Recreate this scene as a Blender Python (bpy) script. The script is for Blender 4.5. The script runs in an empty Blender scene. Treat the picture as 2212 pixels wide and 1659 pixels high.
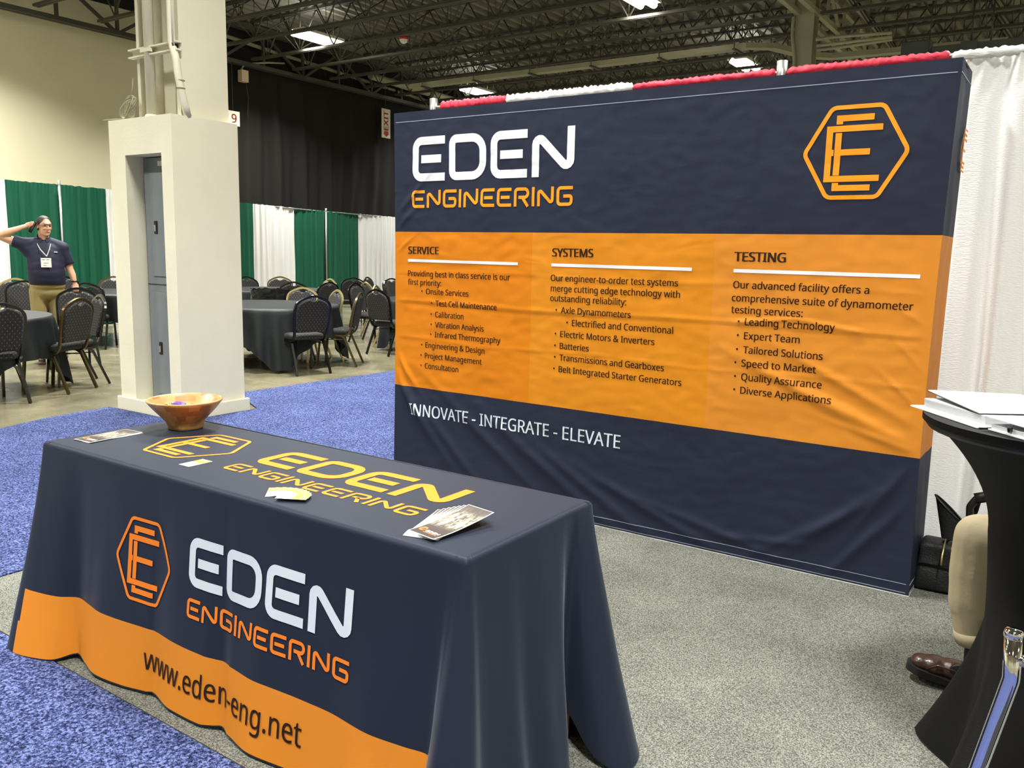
import bpy, bmesh, math, random, os
from mathutils import Vector, Matrix, noise
PI = math.pi
SC = bpy.context.scene
COL = SC.collection
random.seed(7)

# ------------------------------------------------------------------ camera
FPX, PITCH, ROLL, YAW, CAMH = 1802.35, .1554, .0233, .597, 1.4694
cam = bpy.data.cameras.new('camera'); cam_o = bpy.data.objects.new('camera', cam); COL.objects.link(cam_o)
cam.sensor_fit = 'HORIZONTAL'; cam.sensor_width = 36; cam.lens = FPX / 2212 * 36; cam.clip_end = 200; cam.clip_start = .02
_f = Vector((-math.sin(YAW), math.cos(YAW), 0)); _r = Vector((math.cos(YAW), math.sin(YAW), 0)); _u = Vector((0, 0, 1))
F = _f * math.cos(PITCH) - _u * math.sin(PITCH); U = _f * math.sin(PITCH) + _u * math.cos(PITCH)
R = _r * math.cos(ROLL) + U * math.sin(ROLL); U2 = -_r * math.sin(ROLL) + U * math.cos(ROLL)
M = Matrix((R, U2, -F)).transposed().to_4x4(); M.translation = Vector((0, 0, CAMH))
cam_o.matrix_world = M
SC.camera = cam_o

# ------------------------------------------------------------------ world, lights, exposure
w = bpy.data.worlds.new('world'); SC.world = w; w.use_nodes = True
bg = w.node_tree.nodes['Background']; bg.inputs[0].default_value = (1.0, .98, .95, 1); bg.inputs[1].default_value = .2
SC.view_settings.view_transform = 'Standard'; SC.view_settings.look = 'None'
SC.view_settings.exposure = 0.04; SC.view_settings.gamma = 1.0; SC.view_settings.use_curve_mapping = False
LAMP_W = 232.0
LAMPS = [(x, y) for x in (-15.2, -7.2, .8, 8.8) for y in (-7.6, -.4, 6.8, 14.0, 21.2, 28.4)] + [(-3.2, 3.0), (-11.4, 6.8), (-11.4, -.4)]  # appended lamps are unseen, added to brighten the table top and left hall
_MOVE = {(-15.2, 14.0): (-15.05, 13.93), (-15.2, 21.2): (-15.6, 20.75), (-7.2, 21.2): (-7.55, 21.05), (-7.2, 14.0): (-7.47, 14.75)}
LAMPS = [_MOVE.get(p_, p_) for p_ in LAMPS]
LAMP_COL = (1.0, .985, .93)

# ------------------------------------------------------------------ helpers
def tag(o, label=None, cat=None, group=None, kind=None):
    if label: o['label'] = label
    if cat: o['category'] = cat
    if group: o['group'] = group
    if kind: o['kind'] = kind
    return o
def empty(name, loc=(0, 0, 0), rz=0, **k):
    o = bpy.data.objects.new(name, None); COL.objects.link(o); o.location = loc; o.rotation_euler = (0, 0, rz); o.empty_display_size = .1
    return tag(o, **k)
def obj(name, bm, mats, parent=None, smooth=False, **k):
    me = bpy.data.meshes.new(name); bm.to_mesh(me); bm.free()
    if not isinstance(mats, (list, tuple)): mats = [mats]
    for m in mats: me.materials.append(m)
    if smooth:
        for p in me.polygons: p.use_smooth = True
    o = bpy.data.objects.new(name, me); COL.objects.link(o)
    if parent: o.parent = parent
    return tag(o, **k)
def smooth_by_angle(o, deg=35):
    me = o.data
    for p in me.polygons: p.use_smooth = True
    try:
        bm = bmesh.new(); bm.from_mesh(me)
        for e in bm.edges:
            if len(e.link_faces) == 2 and e.calc_face_angle(0) > math.radians(deg): e.smooth = False
        bm.to_mesh(me); bm.free()
    except Exception: pass
    return o
def copy_tree(o, parent=None):
    c = o.copy(); COL.objects.link(c)
    if parent: c.parent = parent
    for ch in list(o.children): copy_tree(ch, c)
    return c
def BM(): return bmesh.new()
def box(bm, c, s, rot=None, mi=0, bev=0):
    """axis box: centre, full sizes; rot = Matrix 3x3"""
    vs = []
    for dx, dy, dz in ((-1,-1,-1),(1,-1,-1),(1,1,-1),(-1,1,-1),(-1,-1,1),(1,-1,1),(1,1,1),(-1,1,1)):
        v = Vector((dx * s[0] / 2, dy * s[1] / 2, dz * s[2] / 2))
        if rot is not None: v = rot @ v
        vs.append(bm.verts.new(v + Vector(c)))
    fs = [bm.faces.new([vs[i] for i in q]) for q in ((0,3,2,1),(4,5,6,7),(0,1,5,4),(1,2,6,5),(2,3,7,6),(3,0,4,7))]
    for f in fs: f.material_index = mi
    if bev:
        es = list({e for f in fs for e in f.edges})
        r = bmesh.ops.bevel(bm, geom=es, offset=bev, segments=2, affect='EDGES', profile=.6)
        for f in r['faces']: f.material_index = mi
    return bm
def bx(x0, x1, y0, y1, z0, z1, bm=None, **k):
    bm = bm or BM()
    return box(bm, ((x0+x1)/2, (y0+y1)/2, (z0+z1)/2), (abs(x1-x0), abs(y1-y0), abs(z1-z0)), **k)
def tube(bm, pts, r, n=8, caps=True, mi=0, closed=False, sq=None):
    """tube along pts; r number or list; sq=(a,b) rectangular section"""
    pts = [Vector(p) for p in pts]; N = len(pts); rings = []
    up = None
    for i, p in enumerate(pts):
        if closed: t = pts[(i+1) % N] - pts[i-1]
        else: t = pts[min(i+1, N-1)] - pts[max(i-1, 0)]
        t.normalize()
        if up is None:
            up = Vector((0, 0, 1)) if abs(t.z) < .9 else Vector((0, 1, 0))
        a = (up - t * up.dot(t))
        if a.length < 1e-5: a = t.orthogonal()
        a.normalize(); b = t.cross(a); up = a
        ri = r[i] if isinstance(r, (list, tuple)) else r
        if sq:
            o = [(-sq[0]/2, -sq[1]/2), (sq[0]/2, -sq[1]/2), (sq[0]/2, sq[1]/2), (-sq[0]/2, sq[1]/2)]
            rings.append([bm.verts.new(p + a * u + b * v) for u, v in o])
        else:
            rings.append([bm.verts.new(p + a * math.cos(2*PI*k/n) * ri + b * math.sin(2*PI*k/n) * ri) for k in range(n)])
    m = len(rings[0])
    for i in range(N if closed else N-1):
        A, B = rings[i], rings[(i+1) % N]
        for k in range(m):
            f = bm.faces.new((A[k], A[(k+1) % m], B[(k+1) % m], B[k])); f.material_index = mi; f.smooth = not sq
    if caps and not closed:
        for rg in (rings[0][::-1], rings[-1]):
            f = bm.faces.new(rg); f.material_index = mi
    return bm
def rod(bm, a, b, r, n=6, mi=0): return tube(bm, [a, b], r, n, mi=mi)
def lathe(bm, prof, n=48, mi=None, c=(0, 0, 0)):
    rings = []
    for r, z in prof:
        rings.append([bm.verts.new((c[0] + r*math.cos(2*PI*k/n), c[1] + r*math.sin(2*PI*k/n), c[2] + z)) for k in range(n)])
    for i in range(len(rings)-1):
        for k in range(n):
            f = bm.faces.new((rings[i][k], rings[i][(k+1) % n], rings[i+1][(k+1) % n], rings[i+1][k])); f.smooth = True
            if mi: f.material_index = mi[i]
    return bm
def grid(bm, nu, nv, fn, mi=None, closed_u=False, smooth=True):
    V = [[bm.verts.new(fn(i/nu, j/nv)) for j in range(nv+1)] for i in range(nu if closed_u else nu+1)]
    n = nu
    for i in range(n):
        A, B = V[i], V[(i+1) % len(V)]
        for j in range(nv):
            f = bm.faces.new((A[j], B[j], B[j+1], A[j+1])); f.smooth = smooth
            if mi: f.material_index = mi(i/nu, j/nv)
    return V
def round_path(pts, rad, closed=False, seg=6, step=None):
    """2-D/3-D polyline with rounded corners; rad number or list per point"""
    P = [Vector(p) for p in pts]; N = len(P); out = []
    for i in range(N):
        rr = rad[i] if isinstance(rad, (list, tuple)) else rad
        if (not closed and i in (0, N-1)) or rr <= 0: out.append(P[i]); continue
        a = (P[i-1] - P[i]); b = (P[(i+1) % N] - P[i]); la, lb = a.length, b.length; a.normalize(); b.normalize()
        ang = a.angle(b); d = min(rr / math.tan(ang/2), la*.49, lb*.49); rr2 = d * math.tan(ang/2)
        c = P[i] + (a + b).normalized() * (rr2 / math.sin(ang/2))
        s, e = P[i] + a*d - c, P[i] + b*d - c
        tot = s.angle(e)
        for k in range(seg+1):
            t = k/seg
            v = (s * math.sin((1-t)*tot) + e * math.sin(t*tot)) / max(math.sin(tot), 1e-6) if tot > 1e-4 else s
            out.append(c + v)
    if step:
        o2 = []; L = len(out)
        for i in range(L if closed else L-1):
            a, b = out[i], out[(i+1) % L]; n = max(1, int((b-a).length / step))
            for k in range(n): o2.append(a.lerp(b, k/n))
        if not closed: o2.append(out[-1])
        out = o2
    return out

# ------------------------------------------------------------------ materials
def lin(c):
    return tuple(((v/255)/12.92 if v/255 <= .04045 else ((v/255+.055)/1.055)**2.4) for v in c)
MATS = {}
def mat(name, rgb, rough=.6, metal=0, bump=0, bscale=40, var=0, vscale=6, coat=0, spec=None, emit=0, stretch=(1, 1, 1), trans=0, coords='Object', sheen=0):
    m = bpy.data.materials.new(name); m.use_nodes = True; nt = m.node_tree; p = nt.nodes['Principled BSDF']
    c = lin(rgb); p.inputs['Base Color'].default_value = (*c, 1); p.inputs['Roughness'].default_value = rough; p.inputs['Metallic'].default_value = metal
    if spec is not None: p.inputs['Specular IOR Level'].default_value = spec
    if coat: p.inputs['Coat Weight'].default_value = coat
    if sheen: p.inputs['Sheen Weight'].default_value = sheen
    if emit: p.inputs['Emission Color'].default_value = (*c, 1); p.inputs['Emission Strength'].default_value = emit
    if bump or var:
        tc = nt.nodes.new('ShaderNodeTexCoord'); mp = nt.nodes.new('ShaderNodeMapping'); mp.inputs['Scale'].default_value = stretch
        nt.links.new(tc.outputs[coords], mp.inputs[0])
    if var:
        n = nt.nodes.new('ShaderNodeTexNoise'); n.inputs['Scale'].default_value = vscale; n.inputs['Detail'].default_value = 5
        nt.links.new(mp.outputs[0], n.inputs['Vector'])
        mx = nt.nodes.new('ShaderNodeMix'); mx.data_type = 'RGBA'
        mx.inputs[6].default_value = (*[v*(1-var) for v in c], 1); mx.inputs[7].default_value = (*[min(1, v*(1+var)) for v in c], 1)
        rp = nt.nodes.new('ShaderNodeMapRange'); rp.inputs[1].default_value = .3; rp.inputs[2].default_value = .7
        nt.links.new(n.outputs[0], rp.inputs[0]); nt.links.new(rp.outputs[0], mx.inputs[0]); nt.links.new(mx.outputs[2], p.inputs['Base Color'])
    if bump:
        n2 = nt.nodes.new('ShaderNodeTexNoise'); n2.inputs['Scale'].default_value = bscale; n2.inputs['Detail'].default_value = 4
        nt.links.new(mp.outputs[0], n2.inputs['Vector'])
        b = nt.nodes.new('ShaderNodeBump'); b.inputs['Strength'].default_value = bump; b.inputs['Distance'].default_value = .01
        nt.links.new(n2.outputs[0], b.inputs['Height']); nt.links.new(b.outputs[0], p.inputs['Normal'])
    if trans:
        out = nt.nodes['Material Output']; t = nt.nodes.new('ShaderNodeBsdfTranslucent'); t.inputs[0].default_value = (*c, 1)
        ms = nt.nodes.new('ShaderNodeMixShader'); ms.inputs[0].default_value = trans
        nt.links.new(p.outputs[0], ms.inputs[1]); nt.links.new(t.outputs[0], ms.inputs[2]); nt.links.new(ms.outputs[0], out.inputs[0])
    MATS[name] = m
    return m
def node(nt, t, **k):
    n = nt.nodes.new(t)
    for a, v in k.items(): setattr(n, a, v)
    return n
def crinkle(m, strength=.35, big=7, trans=0):
    """fine cloth relief in world space: crumple lines plus weave, shared by the cloth and what is printed on it"""
    nt = m.node_tree; p = nt.nodes['Principled BSDF']; L = nt.links
    g = node(nt, 'ShaderNodeNewGeometry'); mp = node(nt, 'ShaderNodeMapping'); mp.inputs['Scale'].default_value = (1, 1, 2.2)
    L.new(g.outputs['Position'], mp.inputs[0])
    n0 = node(nt, 'ShaderNodeTexNoise'); n0.inputs['Scale'].default_value = 3; L.new(mp.outputs[0], n0.inputs['Vector'])
    add = node(nt, 'ShaderNodeVectorMath', operation='MULTIPLY_ADD'); add.inputs[1].default_value = (.35, .35, .35)
    L.new(n0.outputs['Color'], add.inputs[0]); L.new(mp.outputs[0], add.inputs[2])
    v = node(nt, 'ShaderNodeTexNoise'); v.inputs['Scale'].default_value = big; v.inputs['Detail'].default_value = 3
    try: v.noise_type = 'RIDGED_MULTIFRACTAL'
    except Exception: pass
    L.new(add.outputs[0], v.inputs['Vector'])
    w_ = node(nt, 'ShaderNodeTexNoise'); w_.inputs['Scale'].default_value = 500; L.new(g.outputs['Position'], w_.inputs['Vector'])
    ad = node(nt, 'ShaderNodeMath', operation='MULTIPLY_ADD'); ad.inputs[1].default_value = .05; L.new(w_.outputs[0], ad.inputs[0]); L.new(v.outputs[0], ad.inputs[2])
    b = node(nt, 'ShaderNodeBump'); b.inputs['Strength'].default_value = strength; b.inputs['Distance'].default_value = .004
    L.new(ad.outputs[0], b.inputs['Height']); L.new(b.outputs[0], p.inputs['Normal'])
    return m
NAVY = (33, 39, 60); ORA = (226, 134, 22)
m_cream = mat('cream_paint', (214, 210, 188), .55, var=.035, vscale=2.2, bump=.12, bscale=60)
m_wall = mat('wall_paint', (212, 206, 176), .6, var=.03, vscale=1, bump=.05, bscale=30)
m_deck = mat('roof_deck', (112, 109, 95), .7, var=.2, vscale=.6)
m_joist = mat('joist_steel', (66, 64, 55), .6, var=.2, vscale=2)
m_pale = mat('pale_steel', (150, 148, 122), .55, var=.1, vscale=2)
m_gray = mat('electrical_gray', (112, 119, 122), .45, var=.05, vscale=4)
m_busway = mat('busway_gray', (72, 78, 76), .5)
m_green = mat('green_drape', (15, 82, 60), .6, bump=.15, bscale=120, stretch=(1, 1, .3), spec=.3)
m_white = mat('white_drape', (232, 233, 233), .7, bump=.35, bscale=60, stretch=(1, 1, 3), trans=.12)
m_red = mat('red_drape', (205, 40, 66), .6, bump=.2, bscale=80)
m_black_drape = mat('black_velour', (36, 35, 33), .85, bump=.3, bscale=40, stretch=(1, 1, .2), spec=.1)
m_blacktop = mat('black_table_linen', (17, 23, 25), .5, bump=.15, bscale=250, spec=.3)
m_spandex = mat('black_spandex', (9, 9, 9), .6, bump=.2, bscale=350, spec=.22)
m_alu = mat('brushed_aluminium', (190, 190, 186), .35, metal=.9)
m_chrome = mat('chrome', (225, 225, 230), .08, metal=1)
m_black = mat('black_plastic', (14, 14, 15), .4)
m_blackmetal = mat('black_metal', (22, 21, 20), .28, metal=.55, coat=.3)
m_bronze = mat('bronze_metal', (92, 80, 52), .3, metal=.8)
m_gold = mat('gold_metal', (190, 175, 120), .3, metal=.75)
m_paper = mat('white_paper', (226, 226, 224), .6)
m_sock = mat('dark_sock', (24, 22, 24), .9)
m_print_white = mat('white_print', (236, 238, 240), .6)
m_printed_orange = mat('orange_print', (222, 132, 52), .6)
m_pages = mat('paper_edges', (176, 178, 184), .7)
m_dark_print = mat('dark_print', (42, 26, 14), .6)
m_skin = mat('skin', (214, 164, 132), .5, var=.06, vscale=14)
m_hair = mat('dark_hair', (30, 23, 19), .45, bump=.5, bscale=120, stretch=(1, 1, .25))
m_polo = mat('navy_polo', (15, 17, 46), .75, bump=.25, bscale=18)
m_khaki = mat('khaki_cloth', (136, 120, 74), .8, bump=.35, bscale=14)
m_khaki2 = mat('light_khaki_cloth', (172, 160, 130), .8, bump=.35, bscale=16)
m_leather = mat('brown_leather', (58, 36, 27), .35, bump=.25, bscale=60, var=.2, vscale=12, coat=.2)
m_rubber = mat('dark_rubber', (22, 20, 20), .8)
m_sign = mat('sign_white', (214, 212, 196), .5)
m_sign_red = mat('sign_red', (176, 40, 34), .5)
m_beige = mat('beige_card', (214, 190, 158), .7)
m_glass_dark = mat('phone_glass', (12, 13, 16), .1)
m_bagfab = mat('black_nylon', (15, 15, 17), .6, bump=.4, bscale=120)
m_plastic = mat('black_bin_liner', (16, 16, 17), .22, bump=.8, bscale=25)
m_lampwhite = mat('lamp_white', (220, 220, 210), .5)
m_tube = mat('lamp_tube', (255, 250, 232), .5, emit=14)

def fabric_mat(name, rgb, strength, trans=0, rough=.62, big=7):
    m = mat(name, rgb, rough, trans=trans, spec=.2); return crinkle(m, strength, big)
m_bd_navy = fabric_mat('backdrop_navy', (38, 43, 61), .35, trans=.10)
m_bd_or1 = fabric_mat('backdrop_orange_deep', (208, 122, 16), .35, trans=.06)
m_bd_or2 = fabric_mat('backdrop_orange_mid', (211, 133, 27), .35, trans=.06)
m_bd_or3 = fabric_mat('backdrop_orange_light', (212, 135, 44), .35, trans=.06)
m_bd_white = fabric_mat('backdrop_white_print', (224, 226, 232), .35)
m_bd_orp = fabric_mat('backdrop_orange_print', (230, 150, 34), .35)
m_bd_dark = fabric_mat('backdrop_dark_print', (48, 28, 14), .3)
m_tc_navy = fabric_mat('tablecloth_navy', (32, 38, 52), .12, rough=.5, big=4)
m_tc_navy.node_tree.nodes['Principled BSDF'].inputs['Sheen Weight'].default_value = .12; m_tc_navy.node_tree.nodes['Principled BSDF'].inputs['Specular IOR Level'].default_value = .12; m_tc_navy.node_tree.nodes['Principled BSDF'].inputs['Sheen Roughness'].default_value = .35; m_tc_navy.node_tree.nodes['Principled BSDF'].inputs['Sheen Tint'].default_value = (.8, .88, 1, 1)
m_tc_or = fabric_mat('tablecloth_orange', (208, 128, 36), .12, rough=.7, big=4)
m_tc_orp = fabric_mat('tablecloth_orange_print', (228, 124, 34), .1, rough=.7, big=4)
m_tc_white = fabric_mat('tablecloth_white_print', (206, 212, 220), .1, rough=.7, big=4)

def carpet_mat(name, dark, mid, light, scale, bump):
    m = bpy.data.materials.new(name); m.use_nodes = True; nt = m.node_tree; L = nt.links; p = nt.nodes['Principled BSDF']; p.inputs['Roughness'].default_value = .95
    p.inputs['Specular IOR Level'].default_value = .05
    g = node(nt, 'ShaderNodeNewGeometry'); n = node(nt, 'ShaderNodeTexNoise'); n.inputs['Scale'].default_value = scale; n.inputs['Detail'].default_value = 2; n.inputs['Roughness'].default_value = .7
    L.new(g.outputs['Position'], n.inputs['Vector'])
    cr = node(nt, 'ShaderNodeValToRGB'); e = cr.color_ramp.elements; e[0].position = .36; e[0].color = (*lin(dark), 1); e[1].position = .64; e[1].color = (*lin(light), 1)
    k = cr.color_ramp.elements.new(.5); k.color = (*lin(mid), 1)
    L.new(n.outputs[0], cr.inputs[0])
    n2 = node(nt, 'ShaderNodeTexNoise'); n2.inputs['Scale'].default_value = 2.3; n2.inputs['Detail'].default_value = 5; n2.inputs['Roughness'].default_value = .65; L.new(g.outputs['Position'], n2.inputs['Vector'])
    mr = node(nt, 'ShaderNodeMapRange'); mr.inputs[1].default_value = .3; mr.inputs[2].default_value = .7; mr.inputs[3].default_value = .78; mr.inputs[4].default_value = 1.15; L.new(n2.outputs[0], mr.inputs[0])
    mx = node(nt, 'ShaderNodeVectorMath', operation='SCALE'); L.new(cr.outputs[0], mx.inputs[0]); L.new(mr.outputs[0], mx.inputs['Scale']); L.new(mx.outputs[0], p.inputs['Base Color'])
    b = node(nt, 'ShaderNodeBump'); b.inputs['Strength'].default_value = bump; b.inputs['Distance'].default_value = .01; L.new(n.outputs[0], b.inputs['Height']); L.new(b.outputs[0], p.inputs['Normal'])
    return m
m_blue = carpet_mat('blue_carpet_pile', (22, 27, 50), (61, 71, 114), (112, 124, 172), 110, .7)
m_gcarpet = carpet_mat('gray_carpet_pile', (66, 67, 62), (104, 105, 98), (138, 140, 131), 210, .5)

def concrete_mat():
    m = bpy.data.materials.new('polished_concrete'); m.use_nodes = True; nt = m.node_tree; L = nt.links; p = nt.nodes['Principled BSDF']
    g = node(nt, 'ShaderNodeNewGeometry')
    n = node(nt, 'ShaderNodeTexNoise'); n.inputs['Scale'].default_value = 1.6; n.inputs['Detail'].default_value = 8; n.inputs['Roughness'].default_value = .65; L.new(g.outputs['Position'], n.inputs['Vector'])
    cr = node(nt, 'ShaderNodeValToRGB'); e = cr.color_ramp.elements; e[0].position = .3; e[0].color = (*lin((88, 84, 66)), 1); e[1].position = .7; e[1].color = (*lin((126, 121, 98)), 1)
    L.new(n.outputs[0], cr.inputs[0])
    br = node(nt, 'ShaderNodeTexBrick'); br.offset = 0; br.inputs['Scale'].default_value = 1; br.inputs['Mortar Size'].default_value = .006; br.inputs['Brick Width'].default_value = 3; br.inputs['Row Height'].default_value = 3
    br.inputs['Color1'].default_value = (1, 1, 1, 1); br.inputs['Color2'].default_value = (1, 1, 1, 1); br.inputs['Mortar'].default_value = (1.5, 1.5, 1.45, 1)
    L.new(g.outputs['Position'], br.inputs['Vector'])
    mx = node(nt, 'ShaderNodeMix', data_type='RGBA', blend_type='MULTIPLY'); mx.inputs[0].default_value = 1; L.new(cr.outputs[0], mx.inputs[6]); L.new(br.outputs[0], mx.inputs[7]); L.new(mx.outputs[2], p.inputs['Base Color'])
    n3 = node(nt, 'ShaderNodeTexNoise'); n3.inputs['Scale'].default_value = 3; n3.inputs['Detail'].default_value = 5; L.new(g.outputs['Position'], n3.inputs['Vector'])
    mr = node(nt, 'ShaderNodeMapRange'); mr.inputs[3].default_value = .12; mr.inputs[4].default_value = .38; L.new(n3.outputs[0], mr.inputs[0]); L.new(mr.outputs[0], p.inputs['Roughness'])
    return m
m_conc = concrete_mat()

def dotted_mat():
    m = bpy.data.materials.new('dotted_chair_fabric'); m.use_nodes = True; nt = m.node_tree; L = nt.links; p = nt.nodes['Principled BSDF']; p.inputs['Roughness'].default_value = .85
    t = node(nt, 'ShaderNodeTexCoord'); mp = node(nt, 'ShaderNodeMapping'); mp.inputs['Scale'].default_value = (30, 30, 30); mp.inputs['Rotation'].default_value = (0, 0, .0); L.new(t.outputs['Object'], mp.inputs[0])
    sp = node(nt, 'ShaderNodeSeparateXYZ'); L.new(mp.outputs[0], sp.inputs[0]); a1 = node(nt, 'ShaderNodeMath', operation='ADD'); L.new(sp.outputs[1], a1.inputs[0]); L.new(sp.outputs[2], a1.inputs[1])
    cb = node(nt, 'ShaderNodeCombineXYZ'); L.new(sp.outputs[0], cb.inputs[0]); L.new(a1.outputs[0], cb.inputs[1])
    m2 = node(nt, 'ShaderNodeMapping'); m2.inputs['Rotation'].default_value = (0, 0, math.radians(45)); L.new(cb.outputs[0], m2.inputs[0])
    v = node(nt, 'ShaderNodeTexVoronoi'); v.voronoi_dimensions = '2D'; v.inputs['Randomness'].default_value = .0; v.inputs['Scale'].default_value = 1.1; L.new(m2.outputs[0], v.inputs['Vector'])
    lt = node(nt, 'ShaderNodeMath', operation='LESS_THAN'); lt.inputs[1].default_value = .145; L.new(v.outputs['Distance'], lt.inputs[0])
    mx = node(nt, 'ShaderNodeMix', data_type='RGBA'); mx.inputs[6].default_value = (*lin((27, 26, 26)), 1); mx.inputs[7].default_value = (*lin((92, 85, 77)), 1)
    L.new(lt.outputs[0], mx.inputs[0]); L.new(mx.outputs[2], p.inputs['Base Color'])
    return m
m_dots = dotted_mat()
m_plainfab = mat('black_chair_fabric', (22, 21, 22), .85, bump=.2, bscale=80)

def bowl_mat():
    m = bpy.data.materials.new('bamboo_strips'); m.use_nodes = True; nt = m.node_tree; L = nt.links; p = nt.nodes['Principled BSDF']; p.inputs['Roughness'].default_value = .35; p.inputs['Coat Weight'].default_value = .25
    t = node(nt, 'ShaderNodeTexCoord'); sx = node(nt, 'ShaderNodeSeparateXYZ'); L.new(t.outputs['Object'], sx.inputs[0])
    # ring courses (height) and staves (angle)
    at = node(nt, 'ShaderNodeMath', operation='ARCTAN2'); L.new(sx.outputs[1], at.inputs[0]); L.new(sx.outputs[0], at.inputs[1])
    cx = node(nt, 'ShaderNodeCombineXYZ')
    ml = node(nt, 'ShaderNodeMath', operation='MULTIPLY'); ml.inputs[1].default_value = 3.0; L.new(at.outputs[0], ml.inputs[0]); L.new(ml.outputs[0], cx.inputs[0])
    mz = node(nt, 'ShaderNodeMath', operation='MULTIPLY'); mz.inputs[1].default_value = 46; L.new(sx.outputs[2], mz.inputs[0])
    fl = node(nt, 'ShaderNodeMath', operation='FLOOR'); L.new(mz.outputs[0], fl.inputs[0]); L.new(fl.outputs[0], cx.inputs[1])
    fx = node(nt, 'ShaderNodeMath', operation='FLOOR')
    sh = node(nt, 'ShaderNodeMath', operation='MULTIPLY_ADD'); sh.inputs[1].default_value = .37; L.new(fl.outputs[0], sh.inputs[0]); L.new(ml.outputs[0], sh.inputs[2]); L.new(sh.outputs[0], fx.inputs[0])
    c2 = node(nt, 'ShaderNodeCombineXYZ'); L.new(fx.outputs[0], c2.inputs[0]); L.new(fl.outputs[0], c2.inputs[1])
    wn = node(nt, 'ShaderNodeTexWhiteNoise'); L.new(c2.outputs[0], wn.inputs['Vector'])
    mp = node(nt, 'ShaderNodeMapping'); mp.inputs['Scale'].default_value = (30, 30, 220); L.new(t.outputs['Object'], mp.inputs[0])
    ns = node(nt, 'ShaderNodeTexNoise'); ns.inputs['Scale'].default_value = 1; L.new(mp.outputs[0], ns.inputs['Vector'])
    ad = node(nt, 'ShaderNodeMath', operation='MULTIPLY_ADD'); ad.inputs[1].default_value = .35; L.new(ns.outputs[0], ad.inputs[0]); L.new(wn.outputs[0], ad.inputs[2])
    cr = node(nt, 'ShaderNodeValToRGB'); e = cr.color_ramp.elements; e[0].position = .1; e[0].color = (*lin((138, 102, 56)), 1); e[1].position = 1.1; e[1].color = (*lin((180, 142, 88)), 1)
    L.new(ad.outputs[0], cr.inputs[0]); L.new(cr.outputs[0], p.inputs['Base Color'])
    return m
m_bowl = bowl_mat()
def flyer_mat():
    m = bpy.data.materials.new('flyer_photo_print'); m.use_nodes = True; nt = m.node_tree; L = nt.links; p = nt.nodes['Principled BSDF']; p.inputs['Roughness'].default_value = .45; p.inputs['Specular IOR Level'].default_value = .3
    t = node(nt, 'ShaderNodeTexCoord'); sx = node(nt, 'ShaderNodeSeparateXYZ'); L.new(t.outputs['Object'], sx.inputs[0])
    n = node(nt, 'ShaderNodeTexNoise'); n.inputs['Scale'].default_value = 60; n.inputs['Detail'].default_value = 4; n.inputs['Roughness'].default_value = .75
    mp = node(nt, 'ShaderNodeMapping'); mp.inputs['Scale'].default_value = (1, .45, 1); L.new(t.outputs['Object'], mp.inputs[0]); L.new(mp.outputs[0], n.inputs['Vector'])
    cr = node(nt, 'ShaderNodeValToRGB'); e = cr.color_ramp.elements; e[0].position = .42; e[0].color = (*lin((66, 58, 50)), 1); e[1].position = .6; e[1].color = (*lin((176, 168, 148)), 1); L.new(n.outputs[0], cr.inputs[0])
    r2 = node(nt, 'ShaderNodeValToRGB'); e = r2.color_ramp.elements; e[0].position = .0; e[0].color = (0, 0, 0, 1); e[1].position = 1; e[1].color = (0, 0, 0, 1)
    for ps, v in ((.30, 0), (.42, 1), (.72, 1), (.85, .15)):
        k = r2.color_ramp.elements.new(ps); k.color = (v, v, v, 1)
    mr = node(nt, 'ShaderNodeMapRange'); mr.inputs[1].default_value = 0; mr.inputs[2].default_value = .216; L.new(sx.outputs[1], mr.inputs[0]); L.new(mr.outputs[0], r2.inputs[0])
    mx = node(nt, 'ShaderNodeMix', data_type='RGBA'); mx.inputs[6].default_value = (*lin((58, 48, 42)), 1); L.new(cr.outputs[0], mx.inputs[7]); L.new(r2.outputs[0], mx.inputs[0]); L.new(mx.outputs[2], p.inputs['Base Color'])
    return m
m_flyer = flyer_mat()

# ------------------------------------------------------------------ setting
obj('floor', bx(-19, 12, -12, 36, -.1, 0), m_conc, kind='structure')
obj('wall_left', bx(-18.1, -17.85, -12, 13.3, 0, 6.5), m_wall, kind='structure')
m_dark_wall = mat('dark_wall_paint', (26, 26, 28), .8)
obj('wall_left', bx(-18.1, -17.85, 13.3, 36, 0, 7.2), m_dark_wall, kind='structure'); obj('trim_1', bx(-18.1, -17.8, -12, 13.3, 6.5, 7.2), m_dark_wall, kind='structure')
obj('wall_back', bx(-17.85, 12, 35.5, 35.7, 0, 7.2), m_dark_wall, kind='structure')
obj('wall_right', bx(12, 12.2, -12, 36, 0, 7.2), m_wall, kind='structure')
obj('wall_front', bx(-17.85, 12, -12.2, -12, 0, 7.2), m_wall, kind='structure')
# ribbed steel deck, ribs run away from the camera
bm = BM(); xs = []; x = -18.1; p = .30
while x < 12.2:
    xs += [(x, 6.86), (x+.10, 6.86), (x+.13, 6.94), (x+.27, 6.94)]; x += p
top = []
for (a, z) in xs: top.append((bm.verts.new((a, -12, z)), bm.verts.new((a, 35.7, z))))
for i in range(len(top)-1): bm.faces.new((top[i][0], top[i][1], top[i+1][1], top[i+1][0]))
obj('ceiling', bm, m_deck, kind='structure')

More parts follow.
